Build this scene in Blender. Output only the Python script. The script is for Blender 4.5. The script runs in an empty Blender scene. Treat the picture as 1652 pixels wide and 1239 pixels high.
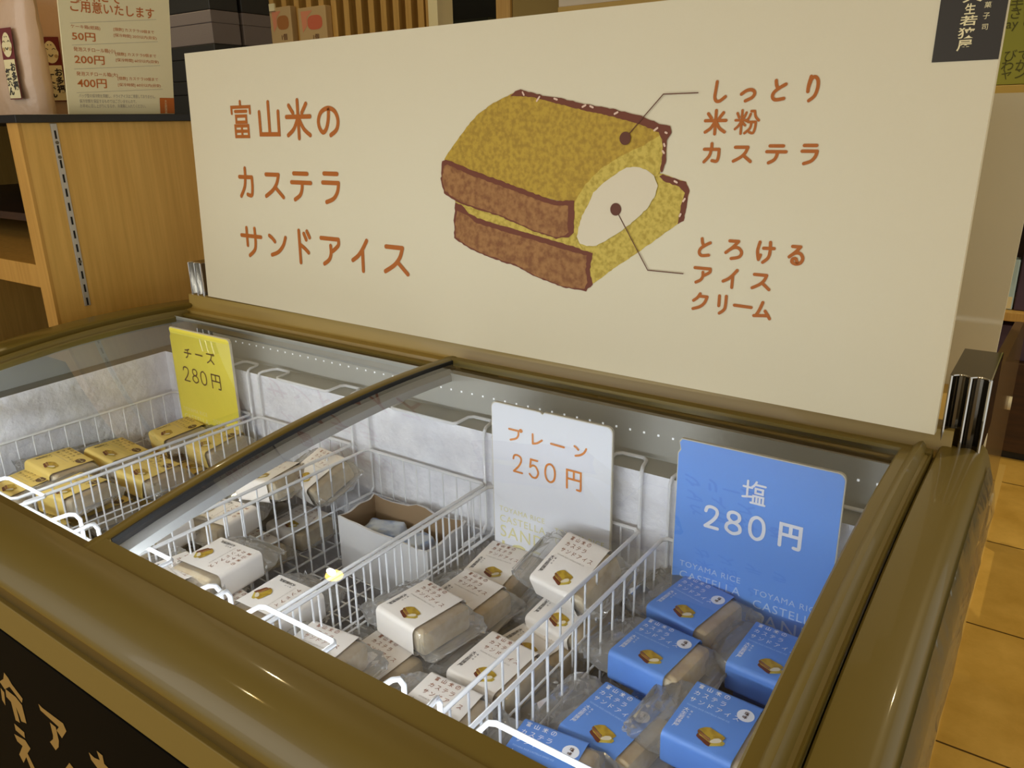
import bpy, bmesh, math, random
from mathutils import Vector, Matrix, Euler

SC = bpy.context.scene
COL = SC.collection
random.seed(7)

# ------------------------------------------------------------------ camera
# world: metres, x along the freezer to the right, y to the back, z up, z = 0 at the foot of the menu board
FPX = 1269.823
CAM = Vector((1.38499, -0.90714, 0.32811))
R0 = Vector((0.81810764, 0.57482179, -0.01672696))
R1 = Vector((0.16927161, -0.26850822, -0.94828817))
R2 = Vector((-0.54958803, 0.7729704, -0.31696964))
cd = bpy.data.cameras.new('camera')
cam = bpy.data.objects.new('camera', cd)
COL.objects.link(cam)
cd.sensor_width = 36.0
cd.lens = FPX * 36.0 / 1652.0
cd.clip_start = 0.02
m = Matrix((R0, -R1, -R2)).transposed().to_4x4()
m.translation = CAM
cam.matrix_world = m
SC.camera = cam

# ------------------------------------------------------------------ world, lights, exposure
SC.view_settings.view_transform = 'Standard'
SC.view_settings.look = 'None'
SC.view_settings.gamma = 1.0
SC.view_settings.use_curve_mapping = False
SC.view_settings.exposure = 0.45
SC.cycles.transparent_max_bounces = 32
SC.cycles.max_bounces = 10

W = bpy.data.worlds.new('shop_ambience')
SC.world = W
W.use_nodes = True
W.node_tree.nodes['Background'].inputs[0].default_value = (1.0, 0.97, 0.84, 1)
W.node_tree.nodes['Background'].inputs[1].default_value = 0.48


def area_light(name, loc, target, sx, sy, power, colour):
    ld = bpy.data.lights.new(name, 'AREA')
    ld.shape = 'RECTANGLE'
    ld.size, ld.size_y = sx, sy
    ld.energy = power
    ld.color = colour
    o = bpy.data.objects.new(name, ld)
    COL.objects.link(o)
    o.location = loc
    o.rotation_euler = (Vector(target) - Vector(loc)).to_track_quat('-Z', 'Y').to_euler()
    return o


# daylight from the shop window behind and to the left of the photographer
area_light('daylight_window', (-0.9, -3.4, 1.0), (0.6, -0.1, 0.1), 2.4, 1.8, 17.0, (1.0, 0.985, 0.94))
# cool strip lamp of the freezer, under its front rail
area_light('freezer_strip_light', (0.65, -0.5815, -0.0895), (0.65, -0.20, -0.19), 1.2, 0.010, 2.1, (0.88, 0.94, 1.0))

FLOOR_Z = -0.83
CEIL_Z = 1.62


# ------------------------------------------------------------------ pixel measurements of the photograph -> points on real planes
def ray(u, v):
    return R0 * ((u - 826.0) / FPX) + R1 * ((v - 619.5) / FPX) + R2


def at(u, v, axis, val):
    d = ray(u, v)
    return CAM + d * ((val - CAM[axis]) / d[axis])


# the menu board: a plane that leans back a little
PB = Vector((0.00453, 0.0, 0.00862))
PYAW, PLEAN, PW, PH = -0.02249, 0.04638, 1.29843, 0.4465
PX = Vector((math.cos(PYAW), math.sin(PYAW), 0))
PN0 = Vector((-math.sin(PYAW), math.cos(PYAW), 0))
PT = PN0 * math.sin(PLEAN) + Vector((0, 0, math.cos(PLEAN)))
PN = PX.cross(PT).normalized()          # points to the viewer (-y)
if PN.y > 0:
    PN = -PN


def pan(u, v):
    d = ray(u, v)
    t = (PB - CAM).dot(PN) / d.dot(PN)
    q = CAM + d * t - PB
    return (q.dot(PX), q.dot(PT))


# ------------------------------------------------------------------ materials
def srgb(r, g, b):
    def f(c):
        c /= 255.0
        return c / 12.92 if c <= 0.04045 else ((c + 0.055) / 1.055) ** 2.4
    return (f(r), f(g), f(b), 1.0)


def mat(name, col, rough=0.5, metal=0.0, coat=0.0, spec=0.5, noise=None, bump=None, emit=None, trans=0.0, sss=0.0):
    m = bpy.data.materials.new(name)
    m.use_nodes = True
    nt = m.node_tree
    b = nt.nodes['Principled BSDF']
    b.inputs['Base Color'].default_value = col
    b.inputs['Roughness'].default_value = rough
    b.inputs['Metallic'].default_value = metal
    b.inputs['Coat Weight'].default_value = coat
    b.inputs['Coat Roughness'].default_value = 0.06
    b.inputs['Specular IOR Level'].default_value = spec
    b.inputs['Transmission Weight'].default_value = trans
    if emit:
        b.inputs['Emission Color'].default_value = emit[0]
        b.inputs['Emission Strength'].default_value = emit[1]
    if noise or bump:
        tc = nt.nodes.new('ShaderNodeTexCoord')
        mp = nt.nodes.new('ShaderNodeMapping')
        nt.links.new(tc.outputs['Object'], mp.inputs[0])
        if noise:
            scale, col2, lo, hi, stretch = noise
            mp.inputs['Scale'].default_value = stretch
            n = nt.nodes.new('ShaderNodeTexNoise')
            n.inputs['Scale'].default_value = scale
            n.inputs['Detail'].default_value = 5
            r = nt.nodes.new('ShaderNodeValToRGB')
            r.color_ramp.elements[0].position = lo
            r.color_ramp.elements[0].color = col2
            r.color_ramp.elements[1].position = hi
            r.color_ramp.elements[1].color = col
            nt.links.new(mp.outputs[0], n.inputs[0])
            nt.links.new(n.outputs[0], r.inputs[0])
            nt.links.new(r.outputs[0], b.inputs['Base Color'])
        if bump:
            n2 = nt.nodes.new('ShaderNodeTexNoise')
            n2.inputs['Scale'].default_value = bump[0]
            n2.inputs['Detail'].default_value = 6
            bp = nt.nodes.new('ShaderNodeBump')
            bp.inputs['Strength'].default_value = bump[1]
            bp.inputs['Distance'].default_value = bump[2]
            nt.links.new(tc.outputs['Object'], n2.inputs[0])
            nt.links.new(n2.outputs[0], bp.inputs['Height'])
            nt.links.new(bp.outputs[0], b.inputs['Normal'])
    return m


def glass_mat(name, tint, refl, haze=0.0, haze_col=(0.9, 0.9, 0.9, 1), rough=0.0, crinkle=False):
    """thin clear sheet: lets light straight through, mirrors by Fresnel, a little milky"""
    m = bpy.data.materials.new(name)
    m.use_nodes = True
    nt = m.node_tree
    nt.nodes.remove(nt.nodes['Principled BSDF'])
    out = nt.nodes['Material Output']
    tr = nt.nodes.new('ShaderNodeBsdfTransparent')
    tr.inputs[0].default_value = tint
    gl = nt.nodes.new('ShaderNodeBsdfGlossy')
    gl.inputs['Roughness'].default_value = rough
    fr = nt.nodes.new('ShaderNodeFresnel')
    fr.inputs[0].default_value = refl
    if crinkle:
        tc = nt.nodes.new('ShaderNodeTexCoord')
        vo = nt.nodes.new('ShaderNodeTexVoronoi')
        vo.inputs['Scale'].default_value = 34
        ns = nt.nodes.new('ShaderNodeTexNoise')
        ns.inputs['Scale'].default_value = 45
        ad = nt.nodes.new('ShaderNodeMath')
        bp = nt.nodes.new('ShaderNodeBump')
        bp.inputs['Strength'].default_value = 0.25
        bp.inputs['Distance'].default_value = 0.004
        nt.links.new(tc.outputs['Object'], vo.inputs['Vector'])
        nt.links.new(tc.outputs['Object'], ns.inputs['Vector'])
        nt.links.new(vo.outputs['Distance'], ad.inputs[0])
        nt.links.new(ns.outputs[0], ad.inputs[1])
        nt.links.new(ad.outputs[0], bp.inputs['Height'])
        nt.links.new(bp.outputs[0], gl.inputs['Normal'])
        nt.links.new(bp.outputs[0], fr.inputs['Normal'])
    mx = nt.nodes.new('ShaderNodeMixShader')
    nt.links.new(fr.outputs[0], mx.inputs[0])
    nt.links.new(tr.outputs[0], mx.inputs[1])
    nt.links.new(gl.outputs[0], mx.inputs[2])
    last = mx
    if haze > 0:
        df = nt.nodes.new('ShaderNodeBsdfDiffuse')
        df.inputs[0].default_value = haze_col
        tl = nt.nodes.new('ShaderNodeBsdfTranslucent')
        tl.inputs[0].default_value = haze_col
        md = nt.nodes.new('ShaderNodeMixShader')
        md.inputs[0].default_value = 0.5
        nt.links.new(df.outputs[0], md.inputs[1])
        nt.links.new(tl.outputs[0], md.inputs[2])
        m2 = nt.nodes.new('ShaderNodeMixShader')
        m2.inputs[0].default_value = haze
        nt.links.new(mx.outputs[0], m2.inputs[1])
        nt.links.new(md.outputs[0], m2.inputs[2])
        last = m2
    nt.links.new(last.outputs[0], out.inputs[0])
    return m


M = {}
M['olive'] = mat('champagne_plastic', srgb(115, 98, 38), 0.45, coat=0.25)
M['olive_light'] = mat('pale_champagne_plastic', srgb(164, 138, 70), 0.4, coat=0.2)
M['olive_shade'] = mat('champagne_painted_shade', srgb(92, 74, 30), 0.4)
M['band'] = mat('champagne_steel_band', srgb(132, 112, 52), 0.5)
M['panel_black'] = mat('matt_black_panel', srgb(9, 8, 6), 0.65, spec=0.05)
M['gasket'] = mat('black_rubber', srgb(28, 27, 26), 0.5)
M['grey_edge'] = mat('grey_plastic', srgb(150, 150, 148), 0.4)
M['collar'] = mat('grey_collar_plastic', srgb(166, 165, 156), 0.4)
M['liner'] = mat('frosted_white_liner', srgb(246, 246, 250), 0.55, bump=(55, 0.9, 0.006), noise=(26, srgb(230, 230, 236), 0.35, 0.65, (1, 1, 1)))
M['chrome'] = mat('chrome', (0.72, 0.72, 0.74, 1), 0.12, metal=1.0)
M['dark_chrome'] = mat('dark_polished_metal', (0.13, 0.115, 0.09, 1), 0.14, metal=1.0)
M['wire'] = mat('white_coated_wire', srgb(235, 236, 238), 0.35, coat=0.3)
M['board'] = mat('cream_board', srgb(228, 219, 192), 0.55, spec=0.3)
M['board_edge'] = mat('cream_board_edge', srgb(226, 212, 180), 0.6)
M['ink_orange'] = mat('burnt_orange_ink', srgb(180, 98, 16), 0.6)
M['ink_brown'] = mat('brown_ink', srgb(96, 46, 22), 0.6)
M['ink_price_orange'] = mat('orange_ink', srgb(226, 140, 66), 0.6)
M['ink_white'] = mat('white_ink', srgb(240, 240, 245), 0.6)
M['ink_dark'] = mat('dark_ink', srgb(92, 62, 40), 0.6)
M['ink_pack'] = mat('pack_title_ink', srgb(150, 96, 68), 0.6)
M['ink_black'] = mat('black_ink', srgb(40, 34, 32), 0.6)
M['ink_paleyellow'] = mat('pale_yellow_ink', srgb(232, 226, 170), 0.6)
M['ink_paleblue'] = mat('pale_blue_ink', srgb(186, 212, 248), 0.6)
M['ink_lemon'] = mat('lemon_ink', srgb(250, 240, 170), 0.6)
M['ink_grey'] = mat('grey_ink', srgb(170, 160, 145), 0.6)
M['ink_gold'] = mat('gold_lettering', srgb(160, 128, 70), 0.5)
M['cake'] = mat('printed_sponge', srgb(190, 156, 44), 0.6, noise=(170, srgb(164, 130, 30), 0.36, 0.60, (1, 1, 1)))
M['cake_light'] = mat('printed_cut_sponge', srgb(208, 184, 80), 0.6, noise=(170, srgb(178, 152, 52), 0.36, 0.58, (1, 1, 1)))
M['crust'] = mat('printed_crust', srgb(166, 116, 62), 0.6, noise=(130, srgb(132, 82, 36), 0.36, 0.62, (1, 1, 1)))
M['crust_dark'] = mat('printed_dark_crust', srgb(112, 52, 24), 0.6)
M['cream_print'] = mat('printed_cream', srgb(226, 214, 188), 0.6)
M['sleeve_white'] = mat('white_paper_sleeve', srgb(238, 231, 222), 0.6)
M['sleeve_blue'] = mat('blue_paper_sleeve', srgb(100, 146, 222), 0.5)
M['sleeve_yellow'] = mat('yellow_paper_sleeve', srgb(228, 200, 112), 0.55)
M['sponge'] = mat('castella_sponge', srgb(240, 224, 188), 0.8, noise=(90, srgb(226, 202, 158), 0.35, 0.65, (1, 1, 1)))
M['film'] = glass_mat('clear_bag_film', (0.97, 0.97, 0.97, 1), 1.55, haze=0.23, haze_col=(0.96, 0.95, 0.93, 1), rough=0.08, crinkle=True)
M['glass'] = glass_mat('lid_glass', (0.95, 0.96, 0.96, 1), 1.5)
M['card_white'] = mat('white_card', srgb(238, 240, 246), 0.5)
M['card_blue'] = mat('blue_card', srgb(100, 158, 242), 0.5)
M['card_yellow'] = mat('yellow_card', srgb(250, 234, 84), 0.5)
M['card_edge'] = mat('foam_board_edge', srgb(214, 206, 186), 0.7)
M['oak'] = mat('oak_veneer', srgb(226, 180, 94), 0.5, noise=(7, srgb(208, 162, 78), 0.3, 0.7, (14, 14, 0.7)))
M['oak_light'] = mat('oak_edge', srgb(206, 158, 76), 0.5, noise=(8, srgb(184, 136, 58), 0.3, 0.7, (12, 12, 0.7)))
M['wood_dark'] = mat('dark_brown_wood', srgb(70, 42, 18), 0.5, noise=(6, srgb(50, 30, 14), 0.3, 0.7, (1, 12, 12)))
M['slat'] = mat('slat_wood', srgb(208, 166, 90), 0.5, noise=(8, srgb(188, 144, 72), 0.3, 0.7, (12, 12, 0.7)))
M['black_board'] = mat('black_shelf_board', srgb(26, 23, 20), 0.4)
M['black_box'] = mat('black_gift_box', srgb(38, 36, 30), 0.5)
M['lav_box'] = mat('grey_lavender_box', srgb(122, 110, 104), 0.6, bump=(400, 0.3, 0.002))
M['steel'] = mat('zinc_rail', srgb(190, 186, 180), 0.35, metal=0.5)
M['slot'] = mat('dark_slot', srgb(18, 15, 12), 0.8)
M['pouch'] = mat('pink_tea_pouch', srgb(206, 172, 140), 0.35, coat=0.4, bump=(16, 0.5, 0.01))
M['maroon'] = mat('maroon_print', srgb(110, 22, 18), 0.5)
M['cream_paper'] = mat('cream_paper', srgb(240, 226, 178), 0.5)
M['sign_card'] = mat('cream_notice_card', srgb(242, 232, 190), 0.5)
M['brand_orange'] = mat('orange_print', srgb(196, 104, 26), 0.5)
M['brown_acrylic'] = mat('brown_end_panel', srgb(118, 92, 56), 0.25, coat=0.4)
M['cap_white'] = mat('ivory_cap', srgb(238, 228, 196), 0.3)
M['counter_top'] = mat('pale_wood_top', srgb(200, 164, 84), 0.5)
M['grey_sign'] = mat('beige_sign_back', srgb(222, 213, 184), 0.4)
M['green_paper'] = mat('green_notice', srgb(158, 160, 66), 0.6)
M['green_ink'] = mat('pencil_ink', srgb(88, 88, 44), 0.7)
M['pale_board'] = mat('pale_header_board', srgb(224, 212, 190), 0.5)
M['yellow_trim'] = mat('yellow_wood_trim', srgb(204, 170, 88), 0.5)
M['kraft'] = mat('kraft_bag', srgb(196, 164, 112), 0.7)
M['peach_red'] = mat('peach_print', srgb(206, 104, 70), 0.6)
M['peach_brown'] = mat('brown_peach_print', srgb(170, 108, 50), 0.6)
M['peach_leaf'] = mat('pink_pattern_print', srgb(220, 140, 100), 0.6)
M['purple'] = mat('purple_box', srgb(82, 66, 84), 0.4)
M['pale_blue'] = mat('pale_blue_package', srgb(186, 212, 216), 0.4)
M['wall'] = mat('olive_wall_paint', srgb(150, 128, 72), 0.8)
M['ceiling'] = mat('ceiling_paint', srgb(190, 172, 136), 0.9)
M['carton'] = mat('white_carton', srgb(206, 204, 202), 0.7)
M['carton_in'] = mat('brown_carton_inside', srgb(150, 124, 92), 0.8)
M['ice_pack'] = mat('ice_pack_film', srgb(196, 208, 226), 0.4, noise=(30, srgb(120, 150, 206), 0.38, 0.5, (1, 1, 1)), bump=(40, 0.6, 0.006))
M['led'] = mat('led_strip', (1, 1, 1, 1), 0.4, emit=((0.9, 0.95, 1, 1), 0.35))
M['lamp'] = mat('warm_downlight', (1, 0.85, 0.5, 1), 0.4, emit=((1.0, 0.60, 0.10, 1), 26.0))
M['lamp_rim'] = mat('lamp_rim', srgb(210, 200, 180), 0.4)
M['leg'] = mat('dark_steel', srgb(46, 42, 38), 0.4)


def floor_mat():
    m = bpy.data.materials.new('ochre_floor_tile')
    m.use_nodes = True
    nt = m.node_tree
    b = nt.nodes['Principled BSDF']
    b.inputs['Roughness'].default_value = 0.4
    tc = nt.nodes.new('ShaderNodeTexCoord')
    mp = nt.nodes.new('ShaderNodeMapping')
    mp.inputs['Location'].default_value = (0.12, -0.106, 0)
    nt.links.new(tc.outputs['Object'], mp.inputs[0])
    n = nt.nodes.new('ShaderNodeTexNoise')
    n.inputs['Scale'].default_value = 7
    n.inputs['Detail'].default_value = 7
    n.inputs['Roughness'].default_value = 0.65
    nt.links.new(tc.outputs['Object'], n.inputs[0])
    r = nt.nodes.new('ShaderNodeValToRGB')
    r.color_ramp.elements[0].position = 0.3
    r.color_ramp.elements[0].color = srgb(196, 152, 62)
    r.color_ramp.elements[1].position = 0.7
    r.color_ramp.elements[1].color = srgb(228, 184, 92)
    nt.links.new(n.outputs[0], r.inputs[0])
    br = nt.nodes.new('ShaderNodeTexBrick')
    br.offset = 0.0
    br.inputs['Scale'].default_value = 1.0
    br.inputs['Brick Width'].default_value = 0.46
    br.inputs['Row Height'].default_value = 0.46
    br.inputs['Mortar Size'].default_value = 0.0025
    br.inputs['Mortar Smooth'].default_value = 0.0
    br.inputs['Mortar'].default_value = srgb(84, 56, 16)
    nt.links.new(mp.outputs[0], br.inputs['Vector'])
    nt.links.new(r.outputs[0], br.inputs['Color1'])
    nt.links.new(r.outputs[0], br.inputs['Color2'])
    nt.links.new(br.outputs['Color'], b.inputs['Base Color'])
    return m


M['floor'] = floor_mat()


# ------------------------------------------------------------------ mesh helpers
class B:
    """collects faces of one part"""

    def __init__(self):
        self.v, self.f = [], []

    def add(self, vs, fs):
        k = len(self.v)
        self.v += [tuple(p) for p in vs]
        self.f += [tuple(i + k for i in q) for q in fs]
        return self

    def box(self, a, b, r=0.0, seg=2, mtx=None):
        bm = bmesh.new()
        bmesh.ops.create_cube(bm, size=1.0)
        a, b = Vector(a), Vector(b)
        for v in bm.verts:
            v.co = Vector(((v.co.x + .5) * (b.x - a.x) + a.x, (v.co.y + .5) * (b.y - a.y) + a.y, (v.co.z + .5) * (b.z - a.z) + a.z))
        if r > 0:
            bmesh.ops.bevel(bm, geom=bm.edges[:], offset=r, segments=seg, profile=0.5, affect='EDGES')
        bm.verts.index_update()
        vs = [(mtx @ v.co if mtx else v.co.copy()) for v in bm.verts]
        fs = [[v.index for v in f.verts] for f in bm.faces]
        bm.free()
        return self.add(vs, fs)

    def tube(self, pts, r, n=8, closed=False):
        pts = [Vector(p) for p in pts]
        L = len(pts)
        rings = []
        up = None
        for i, p in enumerate(pts):
            a = pts[(i - 1) % L] if (closed or i > 0) else p
            c = pts[(i + 1) % L] if (closed or i < L - 1) else p
            t1 = (p - a).normalized() if (p - a).length > 1e-9 else (c - p).normalized()
            t2 = (c - p).normalized() if (c - p).length > 1e-9 else t1
            t = (t1 + t2)
            t = t.normalized() if t.length > 1e-6 else t1
            if up is None:
                up = Vector((0, 0, 1)) if abs(t.z) < 0.9 else Vector((1, 0, 0))
            s = t.cross(up)
            if s.length < 1e-6:
                s = t.cross(Vector((0, 1, 0)))
            s.normalize()
            up = s.cross(t).normalized()
            k = 1.0 / max(0.5, math.sqrt(max(0.0, (1 + t1.dot(t2)) / 2)))
            rings.append([p + (s * math.cos(2 * math.pi * j / n) + up * math.sin(2 * math.pi * j / n)) * r * (k if j % (n // 2) in (0,) else 1) for j in range(n)])
        vs = [q for rg in rings for q in rg]
        fs = []
        m_ = L if closed else L - 1
        for i in range(m_):
            for j in range(n):
                a, b_ = i * n + j, i * n + (j + 1) % n
                c, d = ((i + 1) % L) * n + (j + 1) % n, ((i + 1) % L) * n + j
                fs.append((a, b_, c, d))
        if not closed:
            fs.append(tuple(range(n))[::-1])
            fs.append(tuple((L - 1) * n + j for j in range(n)))
        return self.add(vs, fs)

    def loft(self, rings, closed_ring=False, caps=False):
        n = len(rings[0])
        vs = [q for rg in rings for q in rg]
        fs = []
        for i in range(len(rings) - 1):
            for j in range(n if closed_ring else n - 1):
                fs.append((i * n + j, i * n + (j + 1) % n, (i + 1) * n + (j + 1) % n, (i + 1) * n + j))
        if caps:
            fs.append(tuple(range(n))[::-1])
            fs.append(tuple((len(rings) - 1) * n + j for j in range(n)))
        return self.add(vs, fs)

    def prism(self, poly, fn, depth):
        """poly in 2D, fn(x, y, d) -> point; extruded from d = 0 to depth"""
        n = len(poly)
        vs = [fn(x, y, 0) for x, y in poly] + [fn(x, y, depth) for x, y in poly]
        fs = [tuple(range(n)), tuple(range(n, 2 * n))[::-1]]
        for i in range(n):
            fs.append((i, i + n, (i + 1) % n + n, (i + 1) % n))
        return self.add(vs, fs)

    def mesh(self, name, material, smooth=False, fix=True):
        me = bpy.data.meshes.new(name)
        me.from_pydata(self.v, [], self.f)
        if fix:
            bm = bmesh.new()
            bm.from_mesh(me)
            bmesh.ops.recalc_face_normals(bm, faces=bm.faces)
            bm.to_mesh(me)
            bm.free()
        if material:
            me.materials.append(material)
        if smooth:
            for p in me.polygons:
                p.use_smooth = True
            try:
                me.set_sharp_from_angle(angle=math.radians(40))
            except Exception:
                pass
        me.update()
        return me

    def obj(self, name, material, parent=None, smooth=False, fix=True):
        return link(name, self.mesh(name, material, smooth, fix), parent)


def link(name, data, parent=None):
    o = bpy.data.objects.new(name, data)
    COL.objects.link(o)
    if parent:
        o.parent = parent
        bpy.context.view_layer.update()
        o.matrix_parent_inverse = parent.matrix_world.inverted()
    return o


def tag(o, label, cat, group=None):
    o['label'] = label
    o['category'] = cat
    if group:
        o['group'] = group
    return o


def thing(name, label, cat, loc=(0, 0, 0), group=None):
    o = bpy.data.objects.new(name, None)
    o.empty_display_size = 0.05
    COL.objects.link(o)
    o.location = loc
    bpy.context.view_layer.update()
    return tag(o, label, cat, group)


def struct(name, b, material):
    o = b.obj(name, material)
    o['kind'] = 'structure'
    return o


# ------------------------------------------------------------------ rounded lettering drawn as strokes (box 100 x 100, y down; 's' = smooth)
G = {
    '富': [[(50, 0), (50, 12)], [(5, 32), (5, 15), (95, 15), (95, 32)], [(22, 27), (78, 27)], [(25, 40), (75, 40), (75, 57), (25, 57), (25, 40)], [(18, 67), (82, 67), (82, 97), (18, 97), (18, 67)], [(50, 67), (50, 97)], [(18, 82), (82, 82)]],
    '山': [[(50, 0), (50, 94)], [(4, 28), (5, 94), (95, 94), (96, 28)]],
    '米': [[(50, 0), (50, 100)], [(2, 43), (98, 43)], [(14, 13), (30, 33)], [(84, 10), (66, 33)], ['s', (48, 47), (30, 75), (5, 92)], ['s', (52, 47), (70, 75), (95, 92)]],
    'の': [['s', (55, 8), (51, 45), (40, 76), (24, 88), (9, 72), (5, 45), (20, 16), (52, 3), (82, 14), (96, 45), (88, 78), (60, 98)]],
    'カ': [[(2, 30), (90, 30)], ['s', (90, 30), (89, 66), (80, 92), (52, 90)], ['s', (45, 0), (44, 30), (34, 65), (5, 97)]],
    'ス': [[(8, 5), (78, 5)], ['s', (78, 5), (66, 40), (42, 70), (2, 97)], ['s', (55, 57), (75, 76), (98, 98)]],
    'テ': [[(14, 4), (84, 4)], [(0, 36), (100, 36)], ['s', (56, 36), (53, 60), (41, 82), (14, 98)]],
    'ラ': [[(12, 4), (88, 4)], [(2, 34), (94, 34)], ['s', (94, 34), (86, 62), (62, 86), (20, 99)]],
    'サ': [[(0, 28), (100, 28)], [(29, 0), (29, 62)], ['s', (70, 0), (71, 45), (64, 75), (36, 98)]],
    'ン': [['s', (4, 12), (20, 22), (34, 36)], ['s', (12, 96), (50, 80), (80, 50), (96, 14)]],
    'ド': [[(20, 0), (22, 100)], ['s', (22, 42), (55, 54), (80, 66)], [(54, 8), (68, 26)], [(76, 0), (92, 18)]],
    'ア': [[(0, 8), (92, 8)], ['s', (92, 8), (90, 28), (60, 50)], ['s', (50, 32), (50, 60), (38, 82), (12, 98)]],
    'イ': [['s', (88, 2), (62, 30), (35, 52), (2, 68)], [(62, 34), (62, 98)]],
    'し': [['s', (22, 0), (16, 40), (12, 75), (26, 94), (55, 94), (96, 74)]],
    'っ': [['s', (4, 40), (40, 12), (75, 8), (95, 32), (82, 68), (35, 96)]],
    'と': [['s', (24, 2), (30, 25), (44, 42)], ['s', (96, 22), (55, 38), (16, 60), (8, 82), (30, 97), (90, 92)]],
    'り': [['s', (28, 2), (14, 35), (12, 62)], ['s', (13, 48), (32, 14), (60, 4), (88, 18), (92, 48), (72, 80), (28, 99)]],
    '粉': [[(28, 0), (28, 100)], [(2, 42), (54, 42)], [(8, 12), (16, 30)], [(46, 10), (38, 30)], ['s', (27, 46), (16, 66), (2, 80)], ['s', (30, 48), (38, 58), (44, 64)], ['s', (64, 16), (58, 32), (48, 46)], [(66, 4), (80, 4)], ['s', (80, 4), (86, 28), (100, 44)], [(56, 50), (88, 50)], ['s', (88, 50), (87, 75), (80, 97), (64, 94)], ['s', (70, 50), (66, 76), (44, 98)]],
    'ろ': [[(22, 4), (74, 4)], ['s', (74, 4), (45, 35), (4, 68)], ['s', (4, 68), (40, 42), (74, 38), (96, 60), (84, 86), (38, 98)]],
    'け': [['s', (14, 2), (5, 40), (8, 66), (14, 86)], [(14, 86), (24, 64)], [(38, 30), (98, 28)], ['s', (74, 0), (76, 45), (68, 75), (40, 98)]],
    'る': [[(20, 4), (74, 4)], ['s', (74, 4), (45, 32), (4, 62)], ['s', (4, 62), (40, 40), (76, 40), (96, 64), (84, 90), (52, 98), (26, 88), (30, 72), (50, 70), (62, 90)]],
    'ク': [['s', (46, 0), (30, 26), (6, 46)], [(40, 15), (92, 15)], ['s', (92, 15), (78, 52), (50, 80), (6, 98)]],
    'リ': [[(12, 4), (12, 58)], ['s', (84, 2), (84, 48), (72, 76), (24, 98)]],
    'ー': [[(0, 46), (100, 54)]],
    'ム': [['s', (48, 2), (32, 50), (14, 88)], [(2, 90), (86, 80)], ['s', (66, 54), (82, 76), (96, 98)]],
    '塩': [[(20, 2), (20, 74)], [(2, 30), (40, 30)], [(0, 78), (42, 70)], ['s', (58, 0), (50, 16), (40, 26)], [(54, 13), (98, 13)], [(56, 30), (88, 30), (88, 50), (56, 50), (56, 30)], [(48, 96), (48, 64), (92, 64), (92, 96)], [(63, 64), (63, 96)], [(77, 64), (77, 96)], [(38, 97), (100, 97)]],
    '味': [[(4, 24), (28, 24), (28, 68), (4, 68), (4, 24)], [(66, 0), (66, 100)], [(44, 20), (90, 20)], [(36, 44), (98, 44)], ['s', (64, 46), (52, 66), (36, 80)], ['s', (68, 46), (80, 66), (98, 80)]],
    'プ': [[(0, 14), (72, 14)], ['s', (72, 14), (70, 50), (52, 78), (10, 98)], ['s', (90, 0), (98, 8), (90, 16), (82, 8), (90, 0)]],
    'レ': [[(12, 0), (12, 94)], ['s', (12, 94), (55, 78), (98, 40)]],
    'チ': [['s', (78, 3), (50, 14), (18, 18)], [(0, 46), (100, 46)], ['s', (54, 14), (54, 50), (46, 78), (20, 98)]],
    'ズ': [[(4, 10), (68, 10)], ['s', (68, 10), (58, 44), (38, 72), (2, 97)], ['s', (48, 58), (66, 76), (86, 98)], [(76, 4), (84, 18)], [(91, 0), (99, 14)]],
    '円': [[(6, 98), (6, 5), (94, 5), (94, 88)], ['s', (94, 88), (90, 97), (70, 96)], [(50, 6), (50, 48)], [(6, 48), (94, 48)]],
    '2': [['s', (6, 26), (16, 8), (45, 2), (80, 10), (86, 32), (60, 62), (8, 96)], [(8, 96), (96, 96)]],
    '5': [[(84, 4), (22, 4), (14, 46)], ['s', (14, 46), (40, 34), (70, 38), (92, 66), (74, 94), (38, 98), (8, 84)]],
    '8': [['s', (50, 2), (80, 10), (84, 32), (50, 48), (16, 32), (20, 10), (50, 2)], ['s', (50, 48), (88, 60), (92, 84), (50, 98), (8, 84), (12, 60), (50, 48)]],
    '0': [['s', (50, 2), (84, 16), (95, 50), (84, 84), (50, 98), (16, 84), (5, 50), (16, 16), (50, 2)]],
    '1': [[(20, 22), (55, 2), (55, 98)]],
}


def smooth_pts(pts, k=5):
    closed = pts[0] == pts[-1]
    out = []
    n = len(pts)
    for i in range(n - 1):
        p0 = pts[i - 1] if i > 0 else (pts[-2] if closed else pts[0])
        p1, p2 = pts[i], pts[i + 1]
        p3 = pts[i + 2] if i + 2 < n else (pts[1] if closed else pts[-1])
        for j in range(k):
            t = j / k
            out.append(tuple(0.5 * ((2 * p1[c]) + (-p0[c] + p2[c]) * t + (2 * p0[c] - 5 * p1[c] + 4 * p2[c] - p3[c]) * t * t + (-p0[c] + 3 * p1[c] - 3 * p2[c] + p3[c]) * t ** 3) for c in (0, 1)))
    out.append(pts[-1])
    return out


LIFT = [0]


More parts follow.
